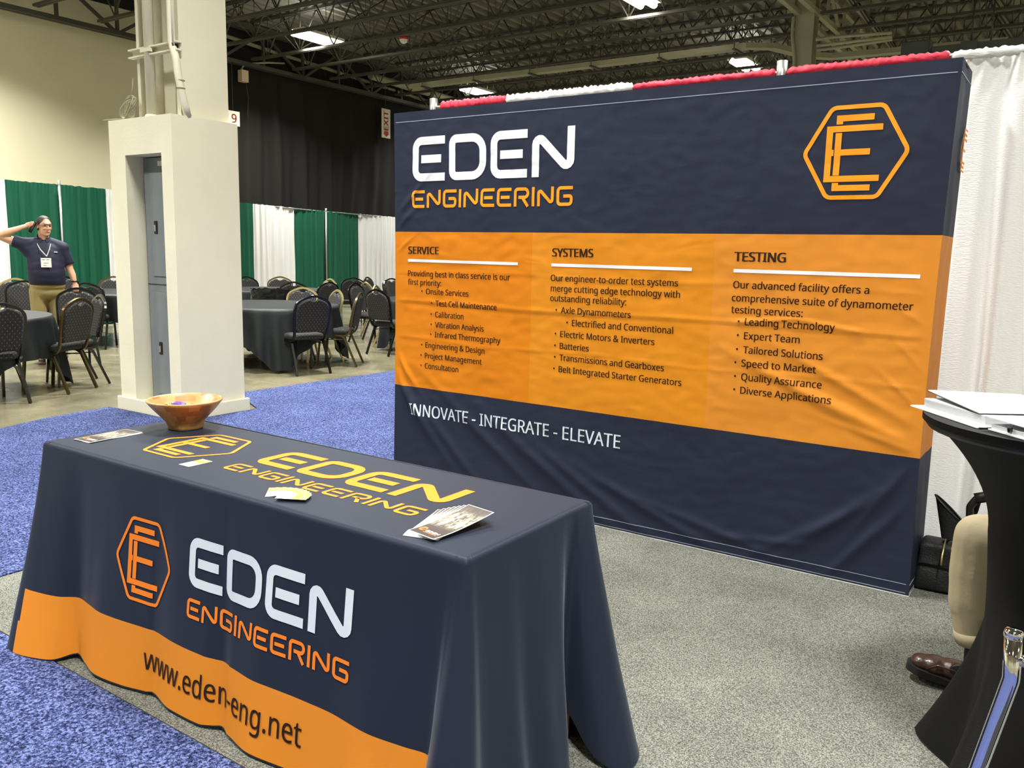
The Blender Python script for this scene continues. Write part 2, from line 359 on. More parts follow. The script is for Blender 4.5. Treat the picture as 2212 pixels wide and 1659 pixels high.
# gray booth carpet and blue aisle carpet
def slab(name, pts, z, m, **k):
    bm = BM(); lo = [bm.verts.new((x, y, 0.001)) for x, y in pts]; hi = [bm.verts.new((x, y, z)) for x, y in pts]
    bm.faces.new(hi); n = len(pts)
    for i in range(n): bm.faces.new((lo[i], lo[(i+1) % n], hi[(i+1) % n], hi[i]))
    bmesh.ops.recalc_face_normals(bm, faces=bm.faces)
    return obj(name, bm, m, **k)
slab('gray_carpet', [(-3.81, 1.385), (2.4, 1.385), (2.4, 4.75), (-3.81, 4.75)], .008, m_gcarpet, label='gray low pile carpet covering the booth floor under the navy table', cat='carpet')
slab('blue_carpet', [(-7.05, -2), (2.4, -2), (2.4, 1.375), (-3.815, 1.375), (-3.815, 16), (-6.72, 16), (-6.95, 5.3), (-6.14, 4.9), (-6.14, 4.1), (-6.62, 4.11), (-7.18, 4.09), (-7.1, 3.5), (-6.92, 3.0)], .014, m_blue,
     label='bright blue speckled aisle carpet laid over the concrete', cat='carpet')

# ------------------------------------------------------------------ roof steel
def joist(x0, x1, y, idx, label, group):
    root = empty('roof_joist', (x0, y, 5.95), label=label, cat='joist', group=group); L = x1 - x0
    bm = BM()
    for s in (-1, 1): box(bm, (L/2, s*.035, 0), (L, .05, .05))
    obj('bottom_chord', bm, m_joist, root)
    bm = BM()
    for s in (-1, 1): box(bm, (L/2, s*.035, .86), (L, .05, .05))
    obj('top_chord', bm, m_joist, root)
    n = max(2, int(L / 1.1)); d = L / n
    for i in range(n):
        bm = BM(); rod(bm, (i*d, 0, .86), (i*d + d/2, 0, .02), .017, 5); rod(bm, (i*d + d/2, 0, .02), (i*d + d, 0, .86), .017, 5)
        rod(bm, (i*d + d/2, 0, .02), (i*d + d/2, 0, .86), .009, 4)
        o = obj('web_bar', bm, m_joist, root)
    return root
Y0 = 8.75; DY = 1.272
for k in range(21):
    y = Y0 + k*DY
    joist(-17.2, -5.0, y, k, 'dark open web steel joist carrying the ribbed roof left of the round column', 'dark roof joists over the left bay')
for k in range(20):
    y = Y0 + (k + .1)*DY
    joist(-4.55, 8, y, k, 'dark open web steel joist carrying the ribbed roof right of the round column', 'dark roof joists over the right bay')
# bridging angles crossing the joists
for i, x in enumerate((-15.6, -12.6, -9.6, -7.0, -2.2, .8)):
    bm = BM()
    for k in range(20):
        y = Y0 + k*DY
        rod(bm, (x, y, 5.98), (x, y+DY, 6.78), .014, 4); rod(bm, (x, y, 6.78), (x, y+DY, 5.98), .014, 4)
    obj('bridging', bm, m_joist, label='thin crossed angle bridging running between the dark roof joists', cat='bracing', group='crossed bridging lines between joists')
def girder(name, x, y0, y1, zb, zt, m, wdt, label):
    root = empty(name, (x, y0, zb), label=label, cat='girder'); L = y1 - y0; h = zt - zb
    for nm, z in (('bottom_chord', 0), ('top_chord', h)):
        bm = BM()
        for s in (-1, 1): box(bm, (s*wdt/2, L/2, z), (.09, L, .09))
        obj(nm, bm, m, root)
    n = int(L / 1.272)
    for i in range(n):
        bm = BM(); yy = i*1.272; box(bm, (0, yy, h/2), (.06, .06, h))
        if i % 2 == 0: tube(bm, [(0, yy, 0), (0, yy+1.27, h)], 0, sq=(.06, .06))
        else: tube(bm, [(0, yy, h), (0, yy+1.27, 0)], 0, sq=(.06, .06))
        obj('web_bar', bm, m, root)
    return root
girder('wall_girder', -17.45, 8, 34, 5.86, 6.7, m_joist, .12, 'dark truss girder along the top of the black curtain')
girder('roof_girder', -4.8, 9, 34, 6.0, 6.8, m_pale, .30, 'pale painted truss girder passing over the far column')
# pale duct / insulated pipe over the curtain
bm = BM(); tube(bm, [(-17.62, 12.5, 6.5), (-17.62, 14.9, 6.36), (-17.62, 17.6, 6.26), (-17.62, 20.5, 6.12), (-17.62, 28, 6.0)], .05, 8)
obj('wall_pipe', bm, m_pale, label='pale pipe running along the wall above the black curtain', cat='pipe')
bm = BM(); tube(bm, [(-17.22, 17.9, 6.3), (-17.22, 20.4, 6.25)], .1, 10); tube(bm, [(-17.22, 20.6, 6.25), (-17.22, 23.5, 6.2)], .1, 10)
obj('insulated_duct', bm, m_pale, label='fat pale insulated duct hanging beside the wall girder', cat='duct')
# cable tray
root = empty('cable_tray', (-14.7, 16.8, 5.6), label='long pale cable tray hanging under the joists', cat='cable tray')
bm = BM(); tube(bm, [(0, 0, 0), (8.7, 0, 0), (9.1, .25, 0), (9.5, 1.3, 0), (9.9, 1.65, 0), (13.0, 1.9, 0)], 0, sq=(.10, .22)); obj('tray', bm, m_pale, root)
for i in range(6):
    bm = BM(); x = .5 + i*1.6; box(bm, (x, 0, -.07), (.06, .45, .03)); rod(bm, (x, -.2, -.07), (x, -.2, .4), .01, 4); rod(bm, (x, .2, -.07), (x, .2, .4), .01, 4)
    obj('hanger', bm, m_joist, root)
bm = BM()
for dy, dz in ((0, .1), (.12, .0), (.25, -.06)): tube(bm, [(-4.55, 16.3+dy*.5, 5.35+dz), (-4.2, 16.32+dy*.5, 5.36+dz), (-3.3, 16.5+dy*.3, 5.40+dz*.6)], .03, 6)
obj('conduit_run', bm, m_pale, label='bundle of pale conduits feeding the gray junction box', cat='conduit')
root = empty('junction_box', (-2.96, 17.0, 5.22), label='gray steel junction box hanging beneath the roof', cat='electrical box')
obj('body', bx(-.24, .24, -.12, .12, -.15, .15, bev=.01), m_busway, root); obj('lid', bx(-.22, .22, -.14, -.125, -.13, .13), m_busway, root)
bm = BM(); rod(bm, (-.2, 0, .15), (-.2, 0, .9), .012, 5); rod(bm, (.2, 0, .15), (.2, 0, .9), .012, 5); obj('hanger_rod', bm, m_joist, root)
root = empty('busway', (-2.7, 17.0, 5.18), label='dark gray busway bar leading right from the junction box', cat='busway')
obj('bar', bx(0, 6, -.06, .06, -.07, .07), m_busway, root)
for x in (.45, 1.5, 2.6): obj('joint_cover', bx(x, x+.26, -.09, .09, -.12, .1, bev=.008), m_busway, root)
for x in (.6, .9, 3): obj('hanger_rod', rod(BM(), (x, 0, .05), (x, 0, .85), .015, 5), m_joist, root)
# far steel column
root = empty('far_column', (-4.82, 16.6, 0), label='far pale steel column rising behind the backdrop to the girder', cat='column')
bm = BM(); box(bm, (0, -.15, 3.4), (.34, .03, 6.8)); box(bm, (0, .15, 3.4), (.34, .03, 6.8)); box(bm, (0, 0, 3.4), (.03, .3, 6.8)); obj('shaft', bm, m_pale, root)
obj('conduit', tube(BM(), [(-.10, -.19, 0), (-.10, -.19, 4.6), (-.13, -.2, 5.2), (-.2, -.2, 5.6), (-.2, -.2, 6.8)], .03, 8), m_pale, root)
obj('conduit', rod(BM(), (.05, -.19, 0), (.05, -.19, 4.9), .03, 8), m_pale, root)
obj('bracket', bx(-.2, .2, -.2, -.165, 4.85, 4.9), m_joist, root)
obj('end_fitting', bx(-.16, .17, -.2, .2, 6.3, 6.8, bev=.01), m_pale, root)
# smoke detector
root = empty('smoke_detector', (-12.5, 14.0, 5.86), label='small white smoke detector with red base hanging from a joist', cat='smoke detector')
obj('base', lathe(BM(), [(0, .09), (.1, .09), (.1, .03), (0, .03)], 16), m_sign_red, root); obj('sensor', lathe(BM(), [(.09, .03), (.07, -.02), (.03, -.05), (0, -.05)], 16), m_sign, root)

# ------------------------------------------------------------------ high-bay lamps
la = bpy.data.lights.new('high_bay_light', 'AREA'); la.shape = 'RECTANGLE'; la.size = .42; la.size_y = 1.15; la.energy = LAMP_W; la.color = LAMP_COL; la.spread = math.radians(128)
la_up = la.copy(); la_up.energy = LAMP_W*.07; la_up.spread = PI
lamp0 = None
for (x, y) in LAMPS:
    if lamp0 is None:
        root = empty('high_bay_lamp', (x, y, 6.2), cat='ceiling lamp', label='bright twin tube high bay lamp hanging under the dark joists', group='high bay lamps under the roof')
        bm = BM(); box(bm, (0, 0, .06), (.48, 1.24, .06)); obj('housing', bm, m_lampwhite, root)
        for s in (-1, 1):
            obj('tube_lamp', tube(BM(), [(s*.12, -.58 + s*.04, .0), (s*.12, .54 + s*.04, .0)], [.07, .07], 10), m_tube, root)
        bm = BM()
        for yy in (-.5, .5): rod(bm, (0, yy, .09), (0, yy, .62), .008, 4)
        obj('hanger_wire', bm, m_joist, root)
        lamp0 = root; r = root
    else:
        r = copy_tree(lamp0); r.location = (x, y, 6.2)
    lb_ = {(-15.05, 13.93): 'leftmost bright high bay lamp, hanging above the black curtain', (-15.6, 20.75): 'small distant high bay lamp just above the left end of the red drape', (-7.55, 21.05): 'bright high bay lamp left of the far pale column', (-7.47, 14.75): 'high bay lamp grazing the top edge of the picture'}.get((x, y))
    if lb_: r['label'] = lb_
    lw = la
    if (x, y) == (-3.2, 3.0): lw = la.copy(); lw.energy = LAMP_W*.30  # unseen lamp added above the booth to light the table top, dimmed
    if y > 5:
        lu = bpy.data.objects.new('high_bay_uplight', la_up); COL.objects.link(lu); lu.parent = r; lu.location = (0, 0, .12); lu.rotation_euler = (PI, 0, 0)
    lo = bpy.data.objects.new('high_bay_light', lw); COL.objects.link(lo); lo.parent = r; lo.location = (0, 0, -.09)

# ------------------------------------------------------------------ building column in the foreground
root = empty('boxed_column', (-6.45, 4.6, 0), label='cream boxed base of the building column with a recessed gray cabinet', cat='column')
ox, oy = -6.45, 4.6
X0, X1, Yf, Yb, H = -7.09, -6.19, 4.16, 4.80, 2.513     # outer box
rx0, rx1, rz0, rz1, rd = -6.86, -6.34, .10, 2.215, .16   # recess in the front face
bm = BM()
def B(x0, x1, y0, y1, z0, z1, mi=0, bev=0): bx(x0-ox, x1-ox, y0-oy, y1-oy, z0, z1, bm, mi=mi, bev=bev)
B(X0, rx0, Yf, Yb, 0, H); B(rx1, X1, Yf, Yb, 0, H); B(rx0, rx1, Yf, Yb, rz1, H); B(rx0, rx1, Yf, Yb, 0, rz0); B(rx0, rx1, Yf+rd+.06, Yb, rz0, rz1)
bmesh.ops.remove_doubles(bm, verts=bm.verts, dist=.0005)
obj('base_box', bm, m_cream, root)
bm = BM(); B(X0-.025, X1+.035, Yf-.03, Yf, 0, .12, bev=.008); obj('plinth_trim', bm, m_cream, root)
bm = BM(); B(X1, X1+.035, Yf, Yb+.03, 0, .12, bev=.008); obj('plinth_trim', bm, m_cream, root)
# cabinet
root2 = empty('electrical_cabinet', (-6.6, 4.33, 0), label='gray steel two door electrical cabinet recessed in the cream column', cat='cabinet')
ox, oy = -6.6, 4.33
bm = BM(); B(rx0+.01, rx1-.002, Yf+rd, Yf+rd+.055, rz0, rz1-.01); obj('carcass', bm, m_gray, root2)
for z0, z1, hz in ((1.20, 2.08, 1.62), (.16, 1.06, .57)):
    bm = BM(); B(rx0+.10, rx1-.01, Yf+rd-.012, Yf+rd, z0, z1, bev=.004); d = obj('door', bm, m_gray, root2)
    bm = BM(); B(rx0+.155, rx0+.20, Yf+rd-.02, Yf+rd-.01, hz-.055, hz+.055, bev=.006); obj('handle', bm, m_black, d)
    bm = BM(); B(rx0+.167, rx0+.188, Yf+rd-.028, Yf+rd-.018, hz-.035, hz+.02, bev=.003); obj('latch', bm, m_alu, d)
bm = BM(); B(rx0+.01, rx1-.002, Yf+rd-.004, Yf+rd, 1.125, 1.132); obj('seam_strip', bm, m_black, root2)
bm = BM(); B(rx0+.22, rx0+.30, Yf+rd-.003, Yf+rd, 2.135, 2.175); obj('label_plate', bm, m_sign, root2)
# shaft
root = empty('column_shaft', (-6.53, 4.52, 2.513), label='tall cream painted steel column standing on the boxed base', cat='column')
bm = BM(); Hs = 4.3
for (x0, x1, y0, y1) in ((-6.29, -6.24, 4.29, 4.75), (-6.83, -6.79, 4.29, 4.75), (-6.79, -6.29, 4.50, 4.54)):
    box(bm, ((x0+x1)/2+6.53, (y0+y1)/2-4.52, Hs/2), (x1-x0, y1-y0, Hs))
obj('h_section', bm, m_cream, root)
root = empty('column_conduit', (-6.60, 4.26, 2.513), label='thick cream conduit running up the left of the column shaft', cat='conduit')
obj('pipe', rod(BM(), (0, 0, 0), (0, 0, 4.3), .042, 14), m_cream, root); obj('clamp', tube(BM(), [(-.065, -.03, .54), (.065, -.03, .54)], 0, sq=(.03, .03)), m_cream, root)
obj('base_foam', lathe(BM(), [(0, .03), (.05, .03), (.065, .0), (0, 0)], 12), m_cream, root)
root = empty('column_conduit', (-6.21, 4.33, 2.513), label='bent cream conduit curving down the right of the column shaft', cat='conduit')
obj('pipe', tube(BM(), round_path([(0, 0, 0), (.012, -.035, .09), (.016, -.065, .20), (.012, -.085, .31), (.0, -.09, .44), (-.05, -.09, .56), (-.055, -.09, 4.3)], .2, seg=4), .030, 12), m_cream, root)
obj('cable', tube(BM(), [(-.02, -.10, .5), (-.012, -.10, 1), (-.018, -.10, 4.3)], .008, 6), m_cream, root)
for z in (.21, .27): obj('clamp_ring', tube(BM(), [(.015+.034*math.cos(a*PI/6), -.068+.034*math.sin(a*PI/6), z) for a in range(12)], .004, 5, closed=True), m_pale, root)
root = empty('strut_channel', (-6.53, 4.24, 3.05), label='cream strut channel clamped across the column shaft', cat='bracket')
bm = BM(); box(bm, (0, .02, .03), (.68, .05, .012)); box(bm, (0, .02, -.03), (.68, .05, .012)); box(bm, (0, .045, 0), (.68, .008, .06)); obj('channel', bm, m_cream, root)
obj('bolt', rod(BM(), (.29, -.02, -.0), (.29, .03, -.0), .022, 8), m_black, root)
# cable coil on the ledge
bm = BM(); rnd = random.Random(3)
for i in range(7):
    cx, cz = -.09 - i*.012, .10 + i*.004; a0 = rnd.random(); pts = []
    rx, rz = .10 + .03*rnd.random(), .05 + .035*rnd.random()
    for k in range(16):
        a = 2*PI*k/16; px, pz = rx*math.cos(a), rz*math.sin(a)
        pts.append((cx + px*.75 - pz*.5, .02*math.sin(a*2 + i) + .01*i - .03, cz - .03 + px*.62 + pz*.7))
    zmin = min(q[2] for q in pts)
    if zmin < .006: pts = [(q[0], q[1], q[2] - zmin + .006) for q in pts]
    tube(bm, pts, .006, 5, closed=True)
tube(bm, [(-.06, -.02, .17), (-.04, -.01, .24), (-.038, 0, .33)], .004, 5)
tube(bm, [(-.2, -.02, .01), (-.28, -.05, .008), (-.42, -.06, .008)], .005, 5)
obj('cable_coil', bm, m_pale, label='coil of thin tan cable lying on the column ledge', cat='cable').location = (-6.74, 4.215, 2.513)

# ------------------------------------------------------------------ drapes
def drape_bm(p0, p1, z0, z1, folds, amp, seed, head=.10, nz=26, per=14, flare=0):
    rnd = random.Random(seed); ph = rnd.random()*10
    p0 = Vector((*p0, 0)); p1 = Vector((*p1, 0)); d = p1 - p0; L = d.length; d.normalize(); n = Vector((d.y, -d.x, 0))
    bm = BM(); nu = max(24, int(folds*per))
    def fn(u, v):
        t = 1 - v   # 0 at top, 1 at the floor
        s = u*L
        ww = folds*(u + .035*math.sin(u*7+ph) + .02*noise.noise((u*5, t*1.2, ph)))*2*PI
        a = amp*(.35 + .65*min(1, t*1.6)) * (.75 + .5*noise.noise((u*folds*.6, 3.1, ph)))
        off = a*math.sin(ww + ph) + a*.45*math.sin(ww*1.9 + 1.3 + ph*2)
        off += amp*.5*noise.noise((u*folds*2.2, t*2.5, ph+5))
        if t < head / (z1-z0): off += amp*.28*math.sin(u*folds*22 + t*40)
        zz = z1 + (z0 - z1)*t
        if v > .999: zz += .012*noise.noise((u*folds*3, 0, ph))
        edge = flare*(u-.5)*t
        return p0 + d*(s + edge) + n*off + Vector((0, 0, zz))
    grid(bm, nu, nz, lambda u, v: fn(u, v))
    return bm
def pipe_post(x, y, h, label, group='drape support posts'):
    root = empty('drape_post', (x, y, 0), label=label, cat='post', group=group)
    obj('upright', rod(BM(), (0, 0, .006), (0, 0, h), .022, 10), m_alu, root); obj('base_plate', bx(-.2, .2, -.2, .2, 0, .006), m_alu, root)
    obj('top_slot', lathe(BM(), [(.026, h-.08), (.026, h), (.018, h), (.018, h-.02), (0, h-.02)], 12), m_alu, root)
L_ = [((-14.345, 6.1), (-14.375, 6.66), 'white', 'pale white drape panel at the left frame edge behind the man'),
      ((-14.38, 6.66), (-14.50, 7.57), 'green', 'green drape panel directly behind the man on the phone'),
      ((-14.50, 7.56), (-14.665, 8.493), 'green', 'green drape panel between the slim post and the narrow white drape left of the column'),
      ((-14.665, 8.493), (-14.95, 9.6), 'white', 'white drape panel just left of the cream column'),
      ((-14.95, 9.6), (-15.38, 11.0), 'green', 'green drape panel mostly hidden behind the cream column'),
      ((-15.38, 11.0), (-15.72, 12.55), 'green', 'green drape sliver just right of the cream column'),
      ((-15.72, 12.55), (-16.13, 14.1), 'white', 'wide white drape panel right of the cream column'),
      ((-16.13, 14.1), (-16.36, 15.3), 'green', 'green drape panel left of the slim silver post near the backdrop'),
      ((-16.37, 15.36), (-16.7, 16.86), 'green', 'green drape panel right of the slim silver post near the backdrop'),
      ((-16.7, 16.86), (-17.0, 18.9), 'white', 'white drape panel touching the left edge of the tall backdrop'),
      ((-17.0, 18.9), (-17.2, 20.9), 'green', 'green drape panel hidden behind the tall backdrop')]
for i, (a, b, c, lab) in enumerate(L_[:10]):
    if i == 4: continue
    L = math.hypot(b[0]-a[0], b[1]-a[1])
    obj('drape', drape_bm(a, b, .02, 2.44, max(4, L*4.2), .024, 11+i, per=16), m_green if c == 'green' else m_white, label=lab, cat='drape', group='pipe and drape panels round the hall')
pipe_post(-14.46, 7.56, 2.50, 'slim silver drape post behind the man on the phone', 'hall drape posts')
pipe_post(-16.33, 15.33, 2.50, 'slim silver drape post between two green panels', 'hall drape posts')
bm = BM(); tube(bm, [(-14.40, 6.1, 2.42), (-14.72, 8.49, 2.42), (-15.77, 12.55, 2.42), (-16.38, 15.3, 2.42), (-17.05, 18.9, 2.42)], .015, 6)
obj('drape_rail', bm, m_alu, label='slim metal rail carrying the green and white hall drapes', cat='rail')
# tall black curtain
bm = drape_bm((-17.62, 13.2), (-17.62, 34), .02, 6.25, 30, .11, 77, nz=34, per=16)
obj('black_curtain', bm, m_black_drape, label='tall pleated black curtain hanging on the far wall', cat='curtain')
# loudspeaker + sign 9 at the curtain edge
root = empty('wall_speaker', (-17.5, 13.78, 5.6), label='small pale box bracketed above the number nine sign', cat='electrical box')
obj('body', bx(-.08, .08, -.1, .1, -.16, .12, bev=.01), m_beige, root); obj('bracket', tube(BM(), [(0, -.05, .12), (.05, .0, .26), (.1, .7, .42), (.1, 1.2, .5)], .025, 6), m_pale, root)
obj('cable', tube(BM(), [(0, .08, -.15), (.02, .12, -.5), (0, .1, -1.0)], .01, 5), m_joist, root)

# ------------------------------------------------------------------ lettering
FONT = None
try:
    FONT = bpy.data.fonts.load(os.path.join(bpy.utils.system_resource('DATAFILES'), 'fonts', 'NotoSansHebrew-Regular.woff2'))
except Exception: FONT = None
def text_bm(s, size=1.0, bold=0, res=3):
    cu = bpy.data.curves.new('t', 'FONT'); cu.body = s; cu.size = size; cu.resolution_u = res; cu.offset = bold*size
    if FONT: cu.font = FONT
    o = bpy.data.objects.new('t', cu); COL.objects.link(o)
    dg = bpy.context.evaluated_depsgraph_get(); me = bpy.data.meshes.new_from_object(o.evaluated_get(dg))
    bm = BM(); bm.from_mesh(me); bpy.data.objects.remove(o); bpy.data.curves.remove(cu); bpy.data.meshes.remove(me)
    return bm
def ext(bm):
    xs_ = [v.co.x for v in bm.verts]; ys_ = [v.co.y for v in bm.verts]; return min(xs_), max(xs_), min(ys_), max(ys_)
CAPH = None
def text_fit(s, x0, x1, base, cap, bold=0, slope=0):
    if bold:
        t_ = bold*cap*1.2; bm = text_fit(s, x0, x1-2*t_, base, cap)
        g_ = bmesh.ops.duplicate(bm, geom=bm.faces[:])['geom']
        for v in [q for q in g_ if isinstance(q, bmesh.types.BMVert)]: v.co.x += 2*t_
        return bm
    """flat text in (u,v): starts at x0, ends at x1, baseline base, capital height cap"""
    global CAPH
    if CAPH is None:
        b = text_bm('H'); CAPH = ext(b)[3]; b.free()
    bm = text_bm(s, 1, bold); a, b, c, d = ext(bm); sx = (x1-x0)/(b-a); sy = cap/CAPH
    for v in bm.verts:
        u = x0 + (v.co.x - a)*sx; v.co = Vector((u, base + v.co.y*sy + slope*(u-x0), 0))
    return bm
def bisect_grid(bm, step, du=True, dv=True):
    a, b, c, d = ext(bm)
    if du:
        x = math.ceil(a/step)*step
        while x < b:
            bmesh.ops.bisect_plane(bm, geom=bm.verts[:] + bm.edges[:] + bm.faces[:], plane_co=(x, 0, 0), plane_no=(1, 0, 0)); x += step
    if dv:
        y = math.ceil(c/step)*step
        while y < d:
            bmesh.ops.bisect_plane(bm, geom=bm.verts[:] + bm.edges[:] + bm.faces[:], plane_co=(0, y, 0), plane_no=(0, 1, 0)); y += step
def stroke(bm, pts, t, rad=0, closed=False, step=.02, seg=6):
    """flat strip of width t along 2-D path"""
    P = round_path([(x, y, 0) for x, y in pts], rad, closed, seg=seg, step=step)
    Q = [P[0]]
    for p_ in P[1:]:
        if (p_ - Q[-1]).length > 1e-5: Q.append(p_)
    if closed and (Q[0]-Q[-1]).length < 1e-5: Q.pop()
    N = len(Q); A = []; 
    for i in range(N):
        if closed: e1, e2 = Q[i]-Q[i-1], Q[(i+1) % N]-Q[i]
        else:
            e1 = Q[i]-Q[i-1] if i else Q[1]-Q[0]; e2 = Q[i+1]-Q[i] if i < N-1 else Q[-1]-Q[-2]
        e1 = e1.normalized(); e2 = e2.normalized(); n1 = Vector((-e1.y, e1.x, 0)); n2 = Vector((-e2.y, e2.x, 0)); n = (n1+n2)
        n = n.normalized() if n.length > 1e-6 else n1; k = 1/max(.35, n.dot(n1))
        A.append((bm.verts.new(Q[i] + n*t/2*k), bm.verts.new(Q[i] - n*t/2*k)))
    for i in range(N if closed else N-1):
        a, b = A[i], A[(i+1) % N]; bm.faces.new((a[1], b[1], b[0], a[0]))
def techno(word, x0, y0, w, h, t, gap, widths=None):
    """rounded single-stroke capitals; word spans w with height h, stroke t"""
    W = {'E': 1.0, 'D': 1.08, 'N': 1.08, 'G': 1.04, 'I': .0, 'R': 1.04}
    tot = sum(W[c] if c != 'I' else 0 for c in word); nI = word.count('I')
    unit = (w - gap*(len(word)-1) - nI*t) / tot
    bm = BM(); x = x0; r = h*.17
    for c in word:
        cw = unit*W[c] if c != 'I' else t
        l, rr, b, T = x + t/2, x + cw - t/2, y0 + t/2, y0 + h - t/2; mid = (b+T)/2
        if c == 'E':
            stroke(bm, [(x+cw, T), (l, T), (l, b), (x+cw, b)], t, r); stroke(bm, [(x+cw*.27, mid), (x+cw*.88, mid)], t)
        elif c == 'D':
            stroke(bm, [(l, (b+T)/2), (l, T), (rr, T), (rr, b), (l, b)], t, [0, r*.7, h*.30, h*.30, r*.7], closed=True)
        elif c == 'N':
            stroke(bm, [(l, y0), (l, T-.0*h), (rr, b), (rr, y0+h*1.0)], t, r*.62, seg=5)
        elif c == 'G':
            stroke(bm, [(x+cw, T), (l, T), (l, b), (rr, b), (rr, mid), (x+cw*.42, mid)], t, [0, r, r, r, r*.7, 0])
        elif c == 'R':
            stroke(bm, [(l, y0), (l, T), (rr, T), (rr, mid-.02*h), (x+cw*.3, mid-.02*h)], t, [0, r, r*1.3, r*1.3, 0])
            stroke(bm, [(x+cw*.55, mid-.02*h), (x+cw-t*.45, y0)], t)
        elif c == 'I': stroke(bm, [(l, y0), (l, y0+h)], t)
        x += cw + gap
    return bm
def hex_logo(cx, cy, hw, hh, t, clip=None):
    bm = BM(); k = .47
    stroke(bm, [(cx-hw+t/2, cy), (cx-hw*k, cy+hh-t/2), (cx+hw*k, cy+hh-t/2), (cx+hw-t/2, cy), (cx+hw*k, cy-hh+t/2), (cx-hw*k, cy-hh+t/2)], t, hh*.17, closed=True)
    def q(a, b, c, d):
        vs = [bm.verts.new((cx+x*hw, cy+y*hh, 0)) for x, y in ((a, c), (b, c), (b, d), (a, d))]; bm.faces.new(vs)
    q(-.55, -.43, -.62, .57); q(-.43, .48, .44, .57); q(-.43, .48, -.62, -.49)          # front letter
    q(-.38, -.26, .60, .79); q(-.26, .31, .66, .79); q(-.38, -.26, -.48, .42); q(-.26, .28, -.06, .07); q(-.43, -.395, -.06, .07)
    q(-.38, -.26, -.815, -.64); q(-.26, .33, -.815, -.69)
    return bm
def place(bm, fn, step=None):
    if step: bisect_grid(bm, step)
    for v in bm.verts: v.co = Vector(fn(v.co.x, v.co.y))
    return bm

# sign "9" and EXIT sign on the far wall (u along +y, v up)
root = empty('number_sign', (-17.35, 13.35, 4.52), label='small white sign with a red number nine beside the column', cat='sign')
obj('board', bx(-.01, .01, -.17, .17, -.17, .17), m_sign, root)
obj('numeral', place(text_fit('9', -.07, .08, -.10, .2, bold=.03), lambda u, v: (.014, u, v)), m_sign_red, root, label='red numeral nine')
root = empty('exit_sign', (-17.35, 18.67, 5.12), label='white upright exit sign with red letters turned sideways', cat='sign')
obj('board', bx(-.01, .01, -.18, .18, -.41, .41, bev=.005), m_sign, root)
bm = text_fit('EXIT', -.20, .36, -.09, .19, bold=.05)
obj('lettering', place(bm, lambda u, v: (.014, -v, u)), m_sign_red, root)
bm = BM(); vs = [bm.verts.new(c) for c in ((.014, -.09, -.22), (.014, -.09, -.29), (.014, -.12, -.29), (.014, 0, -.38), (.014, .12, -.29), (.014, .09, -.29), (.014, .09, -.22))]; bm.faces.new(vs)
obj('arrow', bm, m_sign_red, root)
for o in (bpy.data.objects['exit_sign'],):
    obj('bracket', rod(BM(), (-.02, 0, .41), (-.02, 0, 1.0), .01, 4), m_joist, o)
bpy_o = bpy.data.objects['number_sign']; obj('bracket', rod(BM(), (-.02, 0, .17), (-.02, 0, 1.34), .01, 4), m_joist, bpy_o)

# ------------------------------------------------------------------ the tall fabric backdrop
BX0, BX1, BY, BD, BH = -3.558, -.503, 3.90, .313, 2.283
ZA, ZB = 1.584, .634
def gs(x, c, s): return math.exp(-((x-c)/s)**2)
def bd_off(x, z):
    """how far the cloth stands out towards the viewer at (x, z)"""
    u = (x-BX0)/(BX1-BX0); o = 0
    edge = min(1, min(x-BX0, BX1-x)/.10, (BH-z)/.05, z/.05); edge = max(0, edge)
    # long tension folds sloping down to the right, lower left
    def fold(cx, cz, ang, ln, wd, amp):
        c, s = math.cos(ang), math.sin(ang); a = (x-cx)*c + (z-cz)*s; b = -(x-cx)*s + (z-cz)*c
        return amp*math.exp(-(b/wd)**2)*math.exp(-(a/ln)**2)
    if z < .8:
        for cx, cz, an, ln, wd, am in ((-3.42, .55, -.95, .28, .028, .012), (-3.30, .42, -.85, .30, .03, .013), (-3.12, .33, -.75, .34, .032, .012), (-2.85, .40, -.62, .45, .03, .010),
                                       (-2.45, .30, -.55, .45, .035, .013), (-2.15, .22, -.5, .40, .03, .011), (-1.80, .17, -.35, .40, .026, .010), (-1.45, .13, -.2, .35, .02, .008),
                                       (-.85, .28, .75, .28, .025, .011), (-.72, .20, .9, .25, .022, .011), (-.98, .20, .6, .28, .022, .008), (-.66, .42, 1.0, .22, .02, .008), (-1.2, .12, .12, .25, .016, .006)):
            o += fold(cx, cz, an, ln, wd, am)
    if z > .3:
        for cx, cz, an, ln, wd, am in ((-1.02, .86, -.42, .34, .022, .010), (-.85, .92, -.45, .28, .02, .008), (-.78, .78, -.40, .25, .022, .010), (-.70, .70, -.25, .22, .016, .006),
                                       (-3.48, .78, -1.0, .16, .016, .008), (-3.44, .72, -.85, .22, .014, .007), (-3.50, 1.72, .75, .10, .012, .006), (-3.46, 1.66, .65, .12, .012, .006), (-3.48, 1.50, .6, .10, .01, .005), (-3.40, 1.80, .8, .14, .012, .005),
                                       (-.58, 1.06, -.8, .10, .01, .005), (-.62, .92, -.7, .12, .01, .006), (-.60, 1.24, -.5, .08, .008, .004), (-.57, 1.36, -1.2, .10, .012, .004)):
            o += fold(cx, cz, an, ln, wd, am)
    # storage crease lines
    zc = 1.163 + .006*math.sin(x*3.1)
    o += .0026*gs(z, zc, .010) - .0012*gs(z, zc-.02, .010)
    if x < -1.6 or x > -.95: o += 0
    if -1.35 < x < -.8: o += .006*gs(z, zc + .035 - .10*abs(x+1.08)*1.2, .008)
    o += .0018*gs(z, .935 + .008*math.sin(x*5), .006) + .0015*gs(z, 1.345 + .01*math.sin(x*4), .007)
    o += .0035*noise.noise((x*4, z*6, 1.7)) + .0018*noise.noise((x*14, z*22, 4.1))
    o += .010*math.sin(PI*u)**.5*0
    return o*edge
NU = 260
